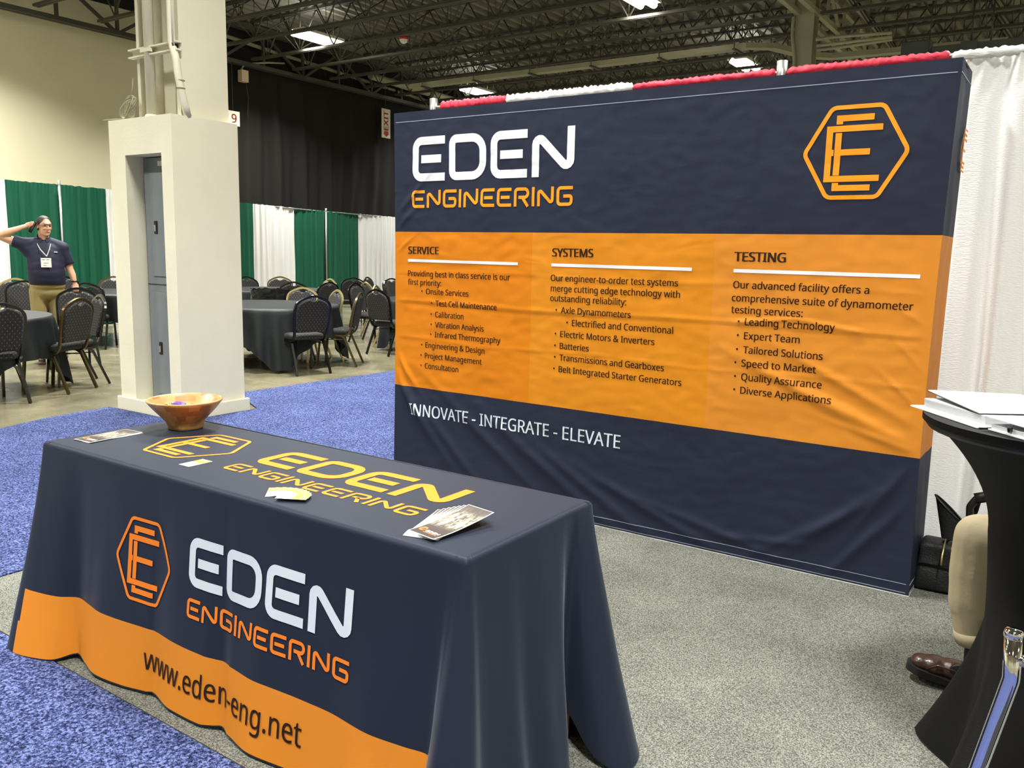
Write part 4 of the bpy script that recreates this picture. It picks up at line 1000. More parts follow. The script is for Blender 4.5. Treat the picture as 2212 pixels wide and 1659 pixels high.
# ------------------------------------------------------------------ banquet chairs
def chair(kind, metal, fabric, label):
    root = empty('banquet_chair', (0, 0, 0), cat='chair', label=label)
    # seat cushion
    bm = BM(); pts = round_path([(-.20, -.17, 0), (.20, -.17, 0), (.225, .235, 0), (-.225, .235, 0)], [.05, .05, .07, .07], True, seg=4)
    rings = []
    for k, z in ((.93, .405), (1.0, .418), (1.0, .452), (.95, .472), (.75, .482)):
        rings.append([bm.verts.new((p_.x*k, .03 + (p_.y-.03)*k, z)) for p_ in pts])
    n = len(pts)
    for i in range(len(rings)-1):
        for k in range(n):
            f = bm.faces.new((rings[i][k], rings[i][(k+1) % n], rings[i+1][(k+1) % n], rings[i+1][k])); f.smooth = True
    bm.faces.new(rings[-1]); bm.faces.new(rings[0][::-1]); obj('seat', bm, fabric, root)
    # back cushion in its own plane (u across, v up), leaning back
    def bp(u, v, d=0): return (u, -.185 - (v-.40)*.21 - d, v)
    out = [(-.185, .50), (-.205, .62), (-.212, .74), (-.205, .80), (-.17, .845), (-.09, .882), (-.055, .888), (-.035, .868), (0, .861), (.035, .868), (.055, .888), (.09, .882), (.17, .845), (.205, .80), (.212, .74), (.205, .62), (.185, .50)]
    bm = BM(); fr = [bm.verts.new(bp(u, v, -.018)) for u, v in out]; bk = [bm.verts.new(bp(u, v, .018)) for u, v in out]
    fi = [bm.verts.new(bp(u*.9, .68+(v-.68)*.93, -.034)) for u, v in out]; bi = [bm.verts.new(bp(u*.9, .68+(v-.68)*.93, .026)) for u, v in out]
    n = len(out)
    for k in range(n):
        for A, B_ in ((fi, fr), (fr, bk), (bk, bi)):
            f = bm.faces.new((A[k], A[(k+1) % n], B_[(k+1) % n], B_[k])); f.smooth = True
    fa = bm.faces.new(fi[::-1]); fb = bm.faces.new(bi)
    bmesh.ops.triangulate(bm, faces=[fa, fb]); bmesh.ops.recalc_face_normals(bm, faces=bm.faces); obj('backrest', bm, fabric, root)
    # back frame tube
    path = [(-.20, -.06, .395), (-.205, -.15, .40), (-.205, -.20, .46)] + [bp(*q) for q in ((-.212, .56), (-.222, .70), (-.222, .80), (-.185, .858), (-.09, .905), (0, .925), (.09, .905), (.185, .858), (.222, .80), (.222, .70), (.212, .56))] + [(.205, -.20, .46), (.205, -.15, .40), (.20, -.06, .395)]
    sm = []
    for i in range(len(path)-1):
        P4 = [path[max(0, i-1)], path[i], path[i+1], path[min(len(path)-1, i+2)]]
        for k in range(3): sm.append(cr(*P4, k/3))
    path = sm + [path[-1]]
    obj('back_frame', tube(BM(), path, 0, sq=(.022, .026)), metal, root)
    for s in (-1, 1):
        obj('leg', tube(BM(), [(s*.205, .02, .398), (s*.205, .14, .397), (s*.207, .18, .37), (s*.215, .215, .004)], 0, sq=(.024, .024)), metal, root)
        obj('leg', tube(BM(), [(s*.205, .02, .398), (s*.205, -.08, .396), (s*.207, -.13, .365), (s*.215, -.28, .004)], 0, sq=(.024, .024)), metal, root)
        obj('stretcher', rod(BM(), (s*.209, .165, .345), (s*.209, -.13, .35), .006, 5), metal, root)
    obj('stretcher', rod(BM(), (-.21, .185, .33), (.21, .185, .33), .006, 5), metal, root)
    return root
T1, T2, T3, T4, T5, T6, T0 = (-8.97, 3.53), (-12.2, 7.1), (-8.62, 7.05), (-11.7, 9.8), (-8.1, 10.0), (-9.4, 11.9), (-14.0, 4.6)
KB = ('black', m_blackmetal, m_dots); protos = {}
def put(kind, bxy, target, label, dist=.30, ang=None, z=0):
    met = {'black': m_blackmetal, 'bronze': m_bronze, 'gold': m_gold}[kind]
    d = Vector((target[0]-bxy[0], target[1]-bxy[1])).normalized() if ang is None else Vector((math.cos(ang), math.sin(ang)))
    if kind not in protos: r = protos[kind] = chair(kind, met, m_dots, label)
    else: r = copy_tree(protos[kind])
    r.location = (bxy[0] + d.x*dist, bxy[1] + d.y*dist, 0); r.rotation_euler = (0, 0, math.atan2(d.y, d.x) - PI/2)
    r['label'] = label; r['group'] = 'banquet chairs round the linen covered tables'
    return r
put('black', (-7.89, 3.54), T1, 'dotted banquet chair cut off by the left frame edge nearest the camera')
put('bronze', (-8.19, 4.42), T1, 'bronze framed banquet chair in front of the one the man holds', ang=math.radians(206))
put('black', (-10.12, 5.44), T1, 'dotted banquet chair whose top the standing man grips', ang=math.radians(-42))
put('black', (-8.66, 4.90), T1, 'banquet chair seen edge-on left of the cream column')
put('gold', (-13.15, 6.15), T1, 'pale framed banquet chair left of the standing man', ang=math.radians(-48))
put('black', (-12.30, 5.86), T1, 'dark banquet chair partly hidden behind the standing man', ang=math.radians(-40))
put('black', (-12.2, 5.38), (-13.4, 4.5), 'black banquet chair at the left frame edge beyond the near table')
put('black', (-11.42, 6.25), T2, 'glossy black framed chair behind the gripped chair, pushed to the far left table')
put('black', (-13.74, 7.17), T2, 'far banquet chair peeping out beside the standing man')
put('bronze', (-13.45, 7.85), T2, 'banquet chair facing out behind the table left of the column')
put('black', (-7.37, 6.72), T3, 'nearest banquet chair between the cream column and the backdrop')
put('gold', (-9.02, 8.03), T3, 'gold framed chair just behind the nearest right-hand chair')
put('gold', (-8.25, 7.95), T3, 'gold framed chair right of the nearest right-hand chair')
put('bronze', (-7.60, 7.72), T3, 'bronze framed chair turned sideways at the right of the near table')
put('black', (-10.585, 9.22), T4, 'black chair back rising behind the bin at the distant table')
put('black', (-10.365, 9.79), T4, 'black chair back in front of the green panel by the slim post')
put('gold', (-11.45, 10.85), T4, 'small gold framed chair behind the black one by the slim post')
put('bronze', (-12.6, 10.65), T4, 'far chair facing out before the wide white panel')
put('black', (-12.75, 9.98), T4, 'far chair half hidden by the right edge of the cream column')
put('black', (-8.15, 8.57), T5, 'black chair at the backdrop edge seen from behind')
put('gold', (-9.05, 9.50), T5, 'gold framed chair behind the black one at the backdrop edge')
put('black', (-10.40, 11.15), T6, 'black chair touching the backdrop edge in the distance')
put('black', (-11.2, 12.2), T6, 'farthest black chair beside the backdrop edge')
put('gold', (-10.0, 10.25), T6, 'gold framed distant chair before the rightmost green panel')
put('black', (-9.75, 9.75), (-8.3, 10.1), 'gray looking chair with rounded back before the rightmost green panel')
put('black', (-11.75, 11.72), (-12.6, 12.4), 'distant black chair right of the rightmost green panel middle')
put('bronze', (-11.9, 12.25), (-10.9, 12.6), 'distant chair against the white panel edge')

def round_table(c, a0, label, seed, R_=.90, half=1.28):
    root = empty('round_table', (c[0], c[1], 0), label='round folding banquet table ' + label, cat='table')
    obj('tabletop', lathe(BM(), [(0, .745), (R_-.01, .745), (R_-.01, .72), (0, .72)], 40), m_beige, root)
    for k in range(4):
        a = a0 + PI/4 + k*PI/2; ca, sa = math.cos(a), math.sin(a)
        obj('leg', tube(BM(), [(ca*.35, sa*.35, .72), (ca*.42, sa*.42, .35), (ca*.56, sa*.56, .22), (ca*.62, sa*.62, .01)], .014, 7), m_alu, root)
    bm = BM(); n = 220; nr = 18; rows = []
    for j in range(nr+1):
        rg = []
        for i in range(n):
            th = 2*PI*i/n; q = th - a0; m_ = max(abs(math.cos(q)), abs(math.sin(q))); drop = min(.72, half/m_ - R_)
            cq = (abs(math.sin(2*q)))**6       # 1 at the cloth corners
            t = j/nr; s = t*drop
            fold = .028*math.sin(th*17 + seed) + .022*math.sin(th*29 + seed*2) + .02*noise.noise((th*3, seed, t))
            rr = R_ + .012 + (.02 + fold)*min(1, s*2.2) + .10*cq*(s/.72)
            th2 = th + .05*math.sin(4*q)*s
            z = .755 - s
            if j == 0: rr = R_; z = .757
            rg.append(bm.verts.new((rr*math.cos(th2), rr*math.sin(th2), max(.012, z))))
        rows.append(rg)
    for j in range(nr):
        for i in range(n):
            f = bm.faces.new((rows[j][i], rows[j][(i+1) % n], rows[j+1][(i+1) % n], rows[j+1][i])); f.smooth = True
    prev = rows[0]
    for rr in (.6, .3):
        rg = [bm.verts.new((rr*math.cos(2*PI*i/n), rr*math.sin(2*PI*i/n), .757)) for i in range(n)]
        for i in range(n): bm.faces.new((prev[i], prev[(i+1) % n], rg[(i+1) % n], rg[i]))
        prev = rg
    bm.faces.new(prev)
    bmesh.ops.recalc_face_normals(bm, faces=bm.faces)
    o = obj('table_linen', bm, m_blacktop, label='black linen over the round table ' + label, cat='tablecloth'); o.location = (c[0], c[1], 0)
round_table(T1, .45, 'at the left frame edge', 1)
round_table(T2, .9, 'just left of the cream column beyond the man', 2)
round_table(T3, .25, 'just right of the cream column', 3)
round_table(T4, .7, 'far back before the white panel', 4)
round_table(T5, .3, 'cut off by the backdrop edge', 5)
# bin
root = empty('trash_can', (-10.02, 8.28, 0), label='round trash can with a black glossy liner behind the near round table', cat='trash can')
obj('can', lathe(BM(), [(0, .005), (.22, .005), (.27, .80), (.28, .82), (.25, .82), (.2, .05), (0, .05)], 32), m_busway, root)
bm = BM()
def bin_fn(u, v):
    a = 2*PI*u; r = .285 + .015*noise.noise((math.cos(a)*4, math.sin(a)*4, v*4)); z = .86 - .24*v + .018*noise.noise((math.cos(a)*6, math.sin(a)*6, 2))
    return (r*math.cos(a), r*math.sin(a), z)
grid(bm, 64, 8, bin_fn, closed_u=True); obj('bin_liner', bm, m_plastic, root)

# ------------------------------------------------------------------ cocktail table with stretch cover
ctx, cty = .035, 2.56
root = empty('cocktail_table', (ctx, cty, 0), label='tall round cocktail table at the right frame edge', cat='table')
obj('tabletop', lathe(BM(), [(0, 1.06), (.365, 1.06), (.367, 1.045), (.36, 1.035), (0, 1.035)], 48), m_black, root); obj('pole', rod(BM(), (0, 0, .03), (0, 0, 1.04), .035, 12), m_blackmetal, root)
FA = math.radians(146)
for k in range(4):
    a = FA + k*PI/2; obj('foot', tube(BM(), [(0, 0, .05), (.33*math.cos(a), .33*math.sin(a), .02)], 0, sq=(.03, .05)), m_blackmetal, root)
bm = BM()
def cov(u, v):
    a = 2*PI*u; z = 1.066*(1-v) + .012*v
    lob = abs(math.cos(2*(a-FA)))**5 if True else 0
    k = v
    rt = 0.372 - .185*(1-(1-min(1, k/.30))**2.0) if k < .30 else .187 - .02*math.sin((k-.30)/.7*PI)
    if k > .42: s_ = (k-.42)/.58; rt = rt + (.195*lob + .015)*s_**1.35
    if k < .02: rt = .374
    return (rt*math.cos(a), rt*math.sin(a), z)
V = grid(bm, 96, 60, cov, closed_u=True)
cov_top = [c[0] for c in V]; f = bm.faces.new(cov_top)
o = obj('stretch_cover', bm, m_spandex, label='black stretch cover pinched at the waist over the cocktail table', cat='tablecloth'); o.location = (ctx, cty, .004)
# binders and papers
ZT = 1.0715
def plate(name, pts, z0, z1, m, parent, tilt=None):
    bm = BM(); lo = []; hi = []
    for i, (x, y) in enumerate(pts):
        dz = tilt[i] if tilt else 0
        lo.append(bm.verts.new((x, y, z0+dz))); hi.append(bm.verts.new((x, y, z1+dz)))
    n = len(pts); bm.faces.new(hi); bm.faces.new(lo[::-1])
    for i in range(n): bm.faces.new((lo[i], lo[(i+1) % n], hi[(i+1) % n], hi[i]))
    return obj(name, bm, m, parent)
A_, B2 = Vector((-.372, 2.540)), Vector((-.186, 2.305)); e_ = (B2-A_).normalized(); n_ = Vector((-e_.y, e_.x))   # n_ points to the right and away
if n_.x < 0: n_ = -n_
def Q(a, b): p_ = A_ + e_*a + n_*b; return (p_.x, p_.y)
root = empty('ring_binder', (0, 0, ZT), label='white ring binder full of paper lying open-edged on the cocktail table', cat='binder')
plate('cover', [Q(0, 0), Q(.30, 0), Q(.30, .29), Q(0, .29)], .0, .003, m_paper, root)
plate('cover_backing', [Q(.285, .006), Q(.305, .006), Q(.305, .28), Q(.285, .28)], .0, .002, m_black, root)
for i in range(6): plate('page_block', [Q(.018+.001*i, .03-.001*i), Q(.285-.001*i, .032), Q(.283, .28), Q(.018, .28)], .003+.004*i, .0068+.004*i, m_pages, root)
plate('top_cover', [Q(-.012, .055), Q(.262, .028), Q(.285, .29), Q(.01, .31)], .030, .0325, m_paper, root, tilt=(.012, .0, .002, .006))
plate('cover_edge', [Q(-.014, .053), Q(.264, .026), Q(.264, .031), Q(-.012, .058)], .0285, .0300, m_black, root, tilt=(.012, .0, .0, .012))
root = empty('ring_binder', (0, 0, ZT), label='second white folder with a black clip at the right frame edge', cat='binder')
plate('cover', [Q(.315, .02), Q(.60, .05), Q(.58, .33), Q(.30, .30)], .0, .003, m_paper, root)
for i in range(3): plate('page_block', [Q(.318, .026), Q(.59, .056), Q(.57, .32), Q(.305, .295)], .003+.004*i, .0068+.004*i, m_pages, root)
plate('top_cover', [Q(.305, .02), Q(.59, .06), Q(.575, .32), Q(.30, .30)], .022, .0245, m_paper, root, tilt=(.008, 0, 0, .008))
obj('clip', tube(BM(), [(Q(.38, .03)[0], Q(.38, .03)[1], .010), (Q(.385, .025)[0], Q(.385, .025)[1], .022)], .006, 8), m_black, root)

# ------------------------------------------------------------------ chrome chair at the lower right
root = empty('chrome_chair', (.0, 1.42, 0), label='chrome tube framed chair cut off by the lower right corner', cat='chair')
CY = 0
def tb(pts, r=.0125): return tube(BM(), round_path(pts, .05, seg=4), r, 14)
obj('back_post', tb([(-.035, CY, .915), (-.031, CY, .845), (-.10, CY+.02, .46), (-.12, CY+.02, .03)]), m_chrome, root)
obj('end_cap', lathe(BM(), [(0, .925), (.011, .924), (.0135, .92), (.0135, .912), (0, .912)], 16, c=(-.035, CY, 0)), m_chrome, root)
obj('back_post', tb([(.36, CY, .915), (.36, CY, .845), (.38, CY+.02, .46), (.40, CY+.02, .03)]), m_chrome, root)
obj('crossbar', tb([(-.03, CY, .878), (.36, CY, .878)], .009), m_chrome, root)
obj('rivet', lathe(BM(), [(0, .004), (.008, .002), (.008, -.004), (0, -.004)], 10, c=(-.012, CY-.014, .885)), m_chrome, root)
obj('seat', bx(.06, .38, CY-.42, CY-.02, .44, .48, bev=.015), m_black, root)
obj('backrest', bx(.03, .33, CY-.02, CY+.01, .62, .86, bev=.01), m_black, root)
obj('leg', tb([(.10, CY-.05, .44), (.08, CY-.38, .44), (.06, CY-.40, .03)]), m_chrome, root); obj('leg', tb([(.38, CY-.05, .44), (.38, CY-.38, .44), (.40, CY-.40, .03)]), m_chrome, root)
for x, y in ((-.12, CY+.02), (.40, CY+.02), (.06, CY-.40), (.40, CY-.40)): obj('foot_cap', rod(BM(), (x, y, .009), (x, y, .035), .016, 10), m_black, root)

# ------------------------------------------------------------------ figures
def ball(bm, c, r, rot=None, n=12):
    r = (r, r, r) if not isinstance(r, (tuple, list)) else r
    c = Vector(c); m_ = max(6, n*2//3); V = []
    def P_(a, b):
        v = Vector((r[0]*math.sin(b)*math.cos(a), r[1]*math.sin(b)*math.sin(a), r[2]*math.cos(b)))
        return bm.verts.new(c + (rot @ v if rot is not None else v))
    top, bot = P_(0, 0), P_(0, PI)
    V = [[P_(2*PI*i/n, PI*j/m_) for i in range(n)] for j in range(1, m_)]
    for i in range(n):
        k = (i+1) % n
        bm.faces.new((top, V[0][i], V[0][k])); bm.faces.new((bot, V[-1][k], V[-1][i]))
        for j in range(m_-2): bm.faces.new((V[j][i], V[j+1][i], V[j+1][k], V[j][k]))
def limb(bm, pts, rs, sub=None):
    pts = [Vector(p_) for p_ in pts]
    for i in range(len(pts)-1):
        a, b = pts[i], pts[i+1]; L = (b-a).length; k = max(2, int(L / (min(rs[i], rs[i+1])*.18)))
        for j in range(k+1):
            t = j/k; ball(bm, a.lerp(b, t), rs[i]*(1-t)+rs[i+1]*t, n=12)
def cone(bm, a, b, r0, r1, n=20, sq=1.0):
    a, b = Vector(a), Vector(b); d = b-a
    mt = Matrix.Translation((a+b)/2) @ d.to_track_quat('Z', 'Y').to_matrix().to_4x4()
    bmesh.ops.create_cone(bm, cap_ends=True, segments=n, radius1=r0, radius2=r1, depth=d.length, matrix=mt)
def blob(name, bm, m, parent, voxel=.008, smooth=6, **k):
    me = bpy.data.meshes.new(name); bm.to_mesh(me); bm.free(); o = bpy.data.objects.new(name, me); COL.objects.link(o)
    md = o.modifiers.new('r', 'REMESH'); md.mode = 'VOXEL'; md.voxel_size = voxel; md.use_smooth_shade = True
    s = o.modifiers.new('s', 'SMOOTH'); s.iterations = smooth; s.factor = .5
    dg = bpy.context.evaluated_depsgraph_get(); me2 = bpy.data.meshes.new_from_object(o.evaluated_get(dg)); o.modifiers.clear(); o.data = me2; bpy.data.meshes.remove(me)
    me2.materials.clear(); me2.materials.append(m)
    for p_ in me2.polygons: p_.use_smooth = True
    o.parent = parent; return tag(o, **k)
def torus_band(bm, c, R_, r, nrm=(0, 0, 1), n=18, sx=1, sy=1):
    q = Vector(nrm).to_track_quat('Z', 'Y').to_matrix(); tube(bm, [Vector(c) + q @ Vector((R_*sx*math.cos(2*PI*i/n), R_*sy*math.sin(2*PI*i/n), 0)) for i in range(n)], r, 6, closed=True)

# the standing man; local x = picture right, -y = towards the camera
man = empty('person', (-10.47, 5.25, 0), math.radians(63.5), label='standing man in navy polo and khaki trousers holding a phone to his ear', cat='person')
HC = Vector((.015, -.02, 1.668)); hr = Matrix.Rotation(math.radians(24), 3, 'Z') @ Matrix.Rotation(math.radians(4), 3, 'X')
def hp(x, y, z): return HC + hr @ Vector((x, y, z))
bm = BM()
ball(bm, HC + Vector((0, .005, .02)), (.074, .092, .095), hr, 20); ball(bm, hp(0, -.028, -.055), (.058, .062, .066), hr, 16); ball(bm, hp(0, -.055, -.098), (.034, .032, .026), hr); ball(bm, hp(0, -.02, -.085), (.055, .05, .04), hr)
ball(bm, hp(0, -.096, -.018), (.013, .018, .024), hr); ball(bm, hp(0, -.102, -.034), (.017, .013, .011), hr); ball(bm, hp(0, -.084, -.062), (.024, .012, .007), hr); ball(bm, hp(0, -.083, -.072), (.020, .012, .007), hr)
ball(bm, hp(-.033, -.074, -.03), (.020, .018, .018), hr); ball(bm, hp(.033, -.074, -.03), (.020, .018, .018), hr); ball(bm, hp(0, -.083, .028), (.052, .018, .012), hr)
for s in (-1, 1): ball(bm, hp(s*.078, .008, -.012), (.010, .020, .032), hr)
limb(bm, [(0.0, .015, 1.44), (.005, .005, 1.60)], [.062, .060])
# torso
for c, r in (((0, .0, 1.34), (.17, .10, .12)), ((0, -.02, 1.22), (.165, .115, .15)), ((.01, -.03, 1.08), (.165, .125, .13)), ((.01, .0, .95), (.155, .11, .12)), ((0, .01, .88), (.15, .10, .10))): ball(bm, c, r, n=20)
limb(bm, [(-.16, .0, 1.41), (-.22, .0, 1.44)], [.06, .055]); limb(bm, [(.15, .0, 1.40), (.2, .0, 1.39)], [.06, .055])
# right arm (picture left) raised to the ear
limb(bm, [(-.22, .0, 1.44), (-.34, .02, 1.485), (-.47, .0, 1.535)], [.056, .052, .042]); limb(bm, [(-.47, .0, 1.535), (-.38, -.02, 1.575), (-.30, -.02, 1.605), (-.19, -.01, 1.652)], [.044, .044, .036, .026])
ball(bm, (-.150, -.01, 1.672), (.042, .018, .032), Matrix.Rotation(-.35, 3, 'Y'), 14)
for i, (ex, ez, l) in enumerate(((-.098, 1.712, 0), (-.084, 1.700, 0), (-.078, 1.682, 0), (-.084, 1.664, 0))):
    z0 = 1.694 - i*.014; limb(bm, [(-.138, -.018, z0), (-.115, -.036, z0+.014), (ex, -.036, ez-.004), (ex+.006, -.022, ez-.016)], [.0095, .009, .0085, .0075])
limb(bm, [(-.165, -.005, 1.652), (-.135, -.01, 1.635), (-.108, -.006, 1.640)], [.012, .010, .009])
# left arm hanging to the chair
limb(bm, [(.205, .0, 1.39), (.235, .01, 1.27), (.262, .01, 1.15)], [.058, .05, .042]); limb(bm, [(.262, .01, 1.15), (.285, .0, 1.08), (.305, -.02, .985)], [.042, .041, .027])
ball(bm, (.312, -.025, .945), (.038, .022, .040), n=14)
for i in range(4):
    x = .286 + i*.018; limb(bm, [(x, -.034, .934), (x, -.052, .914), (x+.001, -.050, .892), (x+.001, -.036, .880)], [.0095, .009, .0085, .008])
limb(bm, [(.285, -.02, .955), (.272, -.008, .930), (.274, .0, .908)], [.012, .010, .009])
# legs and feet
limb(bm, [(-.09, .0, .88), (-.095, -.01, .50), (-.10, .02, .10)], [.085, .06, .042]); limb(bm, [(.085, .02, .88), (.105, .0, .50), (.12, .04, .10)], [.085, .06, .042])
for x, y in ((-.10, .02), (.12, .04)): limb(bm, [(x, y+.03, .05), (x, y-.10, .04)], [.038, .034])
blob('body', bm, m_skin, man, .0075, 4)
# hair, brows, glasses
bm = BM(); ball(bm, HC + hr @ Vector((0, .010, .033)), (.0795, .096, .087), hr, 24); ball(bm, HC + hr @ Vector((0, .03, -.01)), (.080, .078, .07), hr, 24)
o = blob('hair', bm, m_hair, man, .006, 2)
b2 = bmesh.new(); b2.from_mesh(o.data)
pl = hp(0, -.066, .068); nn = hr @ Vector((0, -1, -.85)); bmesh.ops.bisect_plane(b2, geom=b2.verts[:]+b2.edges[:]+b2.faces[:], plane_co=pl, plane_no=nn, clear_outer=True)
bmesh.ops.bisect_plane(b2, geom=b2.verts[:]+b2.edges[:]+b2.faces[:], plane_co=hp(0, -.070, 0), plane_no=hr @ Vector((0, -1, .12)), clear_outer=True); b2.to_mesh(o.data); b2.free()
bm = BM()
for s in (-1, 1): tube(bm, [hp(s*.016, -.094, .033), hp(s*.034, -.090, .038), hp(s*.052, -.074, .033)], .0024, 6)
obj('eyebrows', bm, m_hair, man, smooth=True)
bm = BM()
for s in (-1, 1):
    pts = [hp(s*(.033 + .024*math.cos(a)), -.101 + .010*abs(math.cos(a))*(1 if math.cos(a) > 0 else .2), .006 + .017*math.sin(a)) for a in [2*PI*i/16 for i in range(16)]]
    tube(bm, pts, .0020, 6, closed=True); tube(bm, [hp(s*.057, -.092, .008), hp(s*.079, -.04, .008), hp(s*.082, .01, .004)], .0024, 5)
tube(bm, [hp(-.009, -.101, .010), hp(0, -.104, .013), hp(.009, -.101, .010)], .0024, 5)
obj('glasses', bm, m_black, man, smooth=True, label='dark framed glasses')
bm = BM()
for s in (-1, 1): ball(bm, hp(s*.031, -.081, .004), (.012, .006, .005), hr, 8)
obj('eyes', bm, m_hair, man, smooth=True)
m_lip = mat('lips', (176, 104, 92), .5); bm = BM(); ball(bm, hp(0, -.091, -.066), (.021, .006, .0045), hr, 10); obj('mouth', bm, m_lip, man, smooth=True)
m_stub = mat('stubble', (150, 108, 88), .7); 
# shirt
bm = BM()
for c, r in (((0, .0, 1.37), (.21, .125, .115)), ((0, -.0, 1.415), (.15, .09, .10)), ((0, -.012, 1.30), (.200, .140, .16)), ((.003, -.02, 1.24), (.200, .150, .18)), ((.006, -.028, 1.17), (.202, .158, .18)), ((.01, -.03, 1.10), (.204, .162, .17)), ((.01, -.022, 1.04), (.206, .160, .15)), ((.012, -.01, 1.0), (.200, .152, .13))): ball(bm, c, r, n=24)
limb(bm, [(-.06, .0, 1.475), (-.15, .0, 1.445), (-.22, .0, 1.445)], [.06, .078, .080]); limb(bm, [(.06, .0, 1.475), (.13, .0, 1.435), (.195, .0, 1.405)], [.06, .075, .078]); limb(bm, [(-.2, 0, 1.41), (-.15, 0, 1.36)], [.08, .09])
cone(bm, (-.20, .0, 1.435), (-.325, .01, 1.48), .078, .072); cone(bm, (.185, .0, 1.41), (.256, .01, 1.205), .073, .070)
o = blob('polo_shirt', bm, m_polo, man, .009, 16)
b2 = bmesh.new(); b2.from_mesh(o.data); bmesh.ops.bisect_plane(b2, geom=b2.verts[:]+b2.edges[:]+b2.faces[:], plane_co=(0, 0, .965), plane_no=(0, 0, -1), clear_outer=True); b2.to_mesh(o.data); b2.free()
bm = BM()
cpts = [(.070*math.sin(a), .010 - .074*math.cos(a), 1.528 + .034*math.cos(a+PI)) for a in [2*PI*i/20 for i in range(20)]]
V = [[bm.verts.new((x*(1+.28*t), (y-.012)*(1+.28*t)+.012, z + .022 - .045*t)) for t in (0, .5, 1)] for x, y, z in cpts]
for i in range(20):
    if i == 0 or i == 19: continue
    for j in range(2):
        f = bm.faces.new((V[i][j], V[(i+1) % 20][j], V[(i+1) % 20][j+1], V[i][j+1])); f.smooth = True
obj('collar', bm, m_polo, man)
bm = BM()
for s in (-1, 1): tube(bm, [(s*.075 - .0, .0, 1.475), (s*.070, -.09, 1.44), (s*.045 + .005, -.155, 1.38), (.02, -.186, 1.305)], 0, sq=(.016, .003))
obj('lanyard', bm, m_paper, man, label='white lanyard')
obj('name_badge', bx(-.045, .065, -.201, -.197, 1.175, 1.285), m_paper, man, label='white conference name badge')
bm = BM(); bx(-.03, .0, -.203, -.201, 1.264, 1.272, bm); bx(.015, .045, -.203, -.201, 1.264, 1.272, bm); bx(-.015, .035, -.203, -.201, 1.225, 1.229, bm); bx(-.02, .015, -.203, -.201, 1.195, 1.200, bm); obj('badge_print', bm, mat_gray_ink, man)
bm = BM(); bx(.10, .137, -.126, -.105, 1.352, 1.361, bm); obj('chest_emblem', bm, m_print_white, man)
# trousers
bm = BM()
for c, r in (((.01, .0, .95), (.195, .145, .09)), ((.005, .01, .87), (.19, .14, .11))): ball(bm, c, r, n=20)
limb(bm, [(-.09, .0, .88), (-.10, -.01, .50), (-.10, .02, .14)], [.105, .082, .068]); limb(bm, [(.095, .02, .88), (.115, .0, .50), (.12, .04, .14)], [.105, .082, .068])
cone(bm, (-.10, .02, .2), (-.10, .02, .05), .070, .072); cone(bm, (.12, .04, .2), (.12, .04, .05), .070, .072)
blob('trousers', bm, m_khaki, man, .010, 5)
bm = BM()
for x, y in ((-.10, .02), (.12, .04)): limb(bm, [(x, y+.03, .050), (x, y-.13, .046)], [.045, .042]); box(bm, (x, y-.05, .012), (.085, .27, .022))
blob('shoes', bm, m_leather, man, .008, 3)
obj('wristwatch', (lambda b: (torus_band(b, (.302, -.017, 1.0), .031, .009, (.1, -.1, -1), sy=.9), b)[1])(BM()), m_black, man, smooth=True)
ph = empty('mobile_phone', (0, 0, 0), label='dark mobile phone held against the standing man ear', cat='phone')
ph.matrix_world = Matrix.Translation((-10.47, 5.25, 0)) @ Matrix.Rotation(math.radians(63.5), 4, 'Z') @ Matrix.Translation((-.112, -.046, 1.645)) @ Matrix.Rotation(.5, 4, 'Y') @ Matrix.Rotation(.5, 4, 'Z')
obj('body', bx(-.005, .005, -.036, .036, -.072, .072, bev=.003), m_glass_dark, ph); obj('camera_lens', bx(-.007, -.004, -.03, -.012, .04, .062), m_black, ph)

# the seated visitor behind the cocktail table: shoe on the carpet, knee at picture right; body to the right
sit = empty('person', (.225, 3.14, 0), 0, label='seated person in light khaki trousers and brown slip-on shoe behind the cocktail table', cat='person')
kn, an = Vector((-.430, -.02, .565)), Vector((-.39, .0, .16))
bm = BM()
limb(bm, [(.06, .02, .56), kn], [.085, .062]); limb(bm, [kn, an], [.055, .038]); limb(bm, [an, (-.40, .0, .07)], [.04, .04]); limb(bm, [(-.36, .0, .06), (-.50, -.01, .06)], [.04, .034])
limb(bm, [(.06, .18, .56), (-.36, .22, .56)], [.085, .06]); limb(bm, [(-.36, .22, .56), (-.20, .24, .12)], [.055, .038]); limb(bm, [(-.20, .24, .06), (-.32, .24, .05)], [.04, .034])
for c, r in (((.10, .10, .60), (.15, .17, .13)), ((.12, .10, .78), (.115, .16, .16)), ((.12, .10, .98), (.12, .19, .15))): ball(bm, c, r, n=18)
limb(bm, [(.12, .10, 1.05), (.10, .10, 1.22)], [.06, .055]); ball(bm, (.085, .10, 1.32), (.092, .074, .115), n=18); ball(bm, (-.006, .10, 1.31), (.018, .012, .02)); 
for s in (-1, 1):
    y = .10 + s*.20; ball(bm, (.10, .10+s*.076, 1.315), (.02, .01, .03)); limb(bm, [(.12, y, 1.05), (.10, y + s*.02, .80)], [.055, .042]); limb(bm, [(.10, y+s*.02, .80), (-.12, .10 + s*.10, .70)], [.04, .028]); ball(bm, (-.16, .10+s*.09, .69), (.045, .035, .02), n=12)
    for i in range(4): limb(bm, [(-.185, .10 + s*.09 - .027 + i*.018, .692), (-.225, .10 + s*.09 - .027 + i*.018, .682), (-.245, .10+s*.09 - .027 + i*.018, .668)], [.0095, .009, .008])
    limb(bm, [(-.15, .10 + s*.055, .69), (-.185, .10 + s*.045, .685)], [.011, .009])
blob('body', bm, m_skin, sit, .010, 4)
bm = BM()
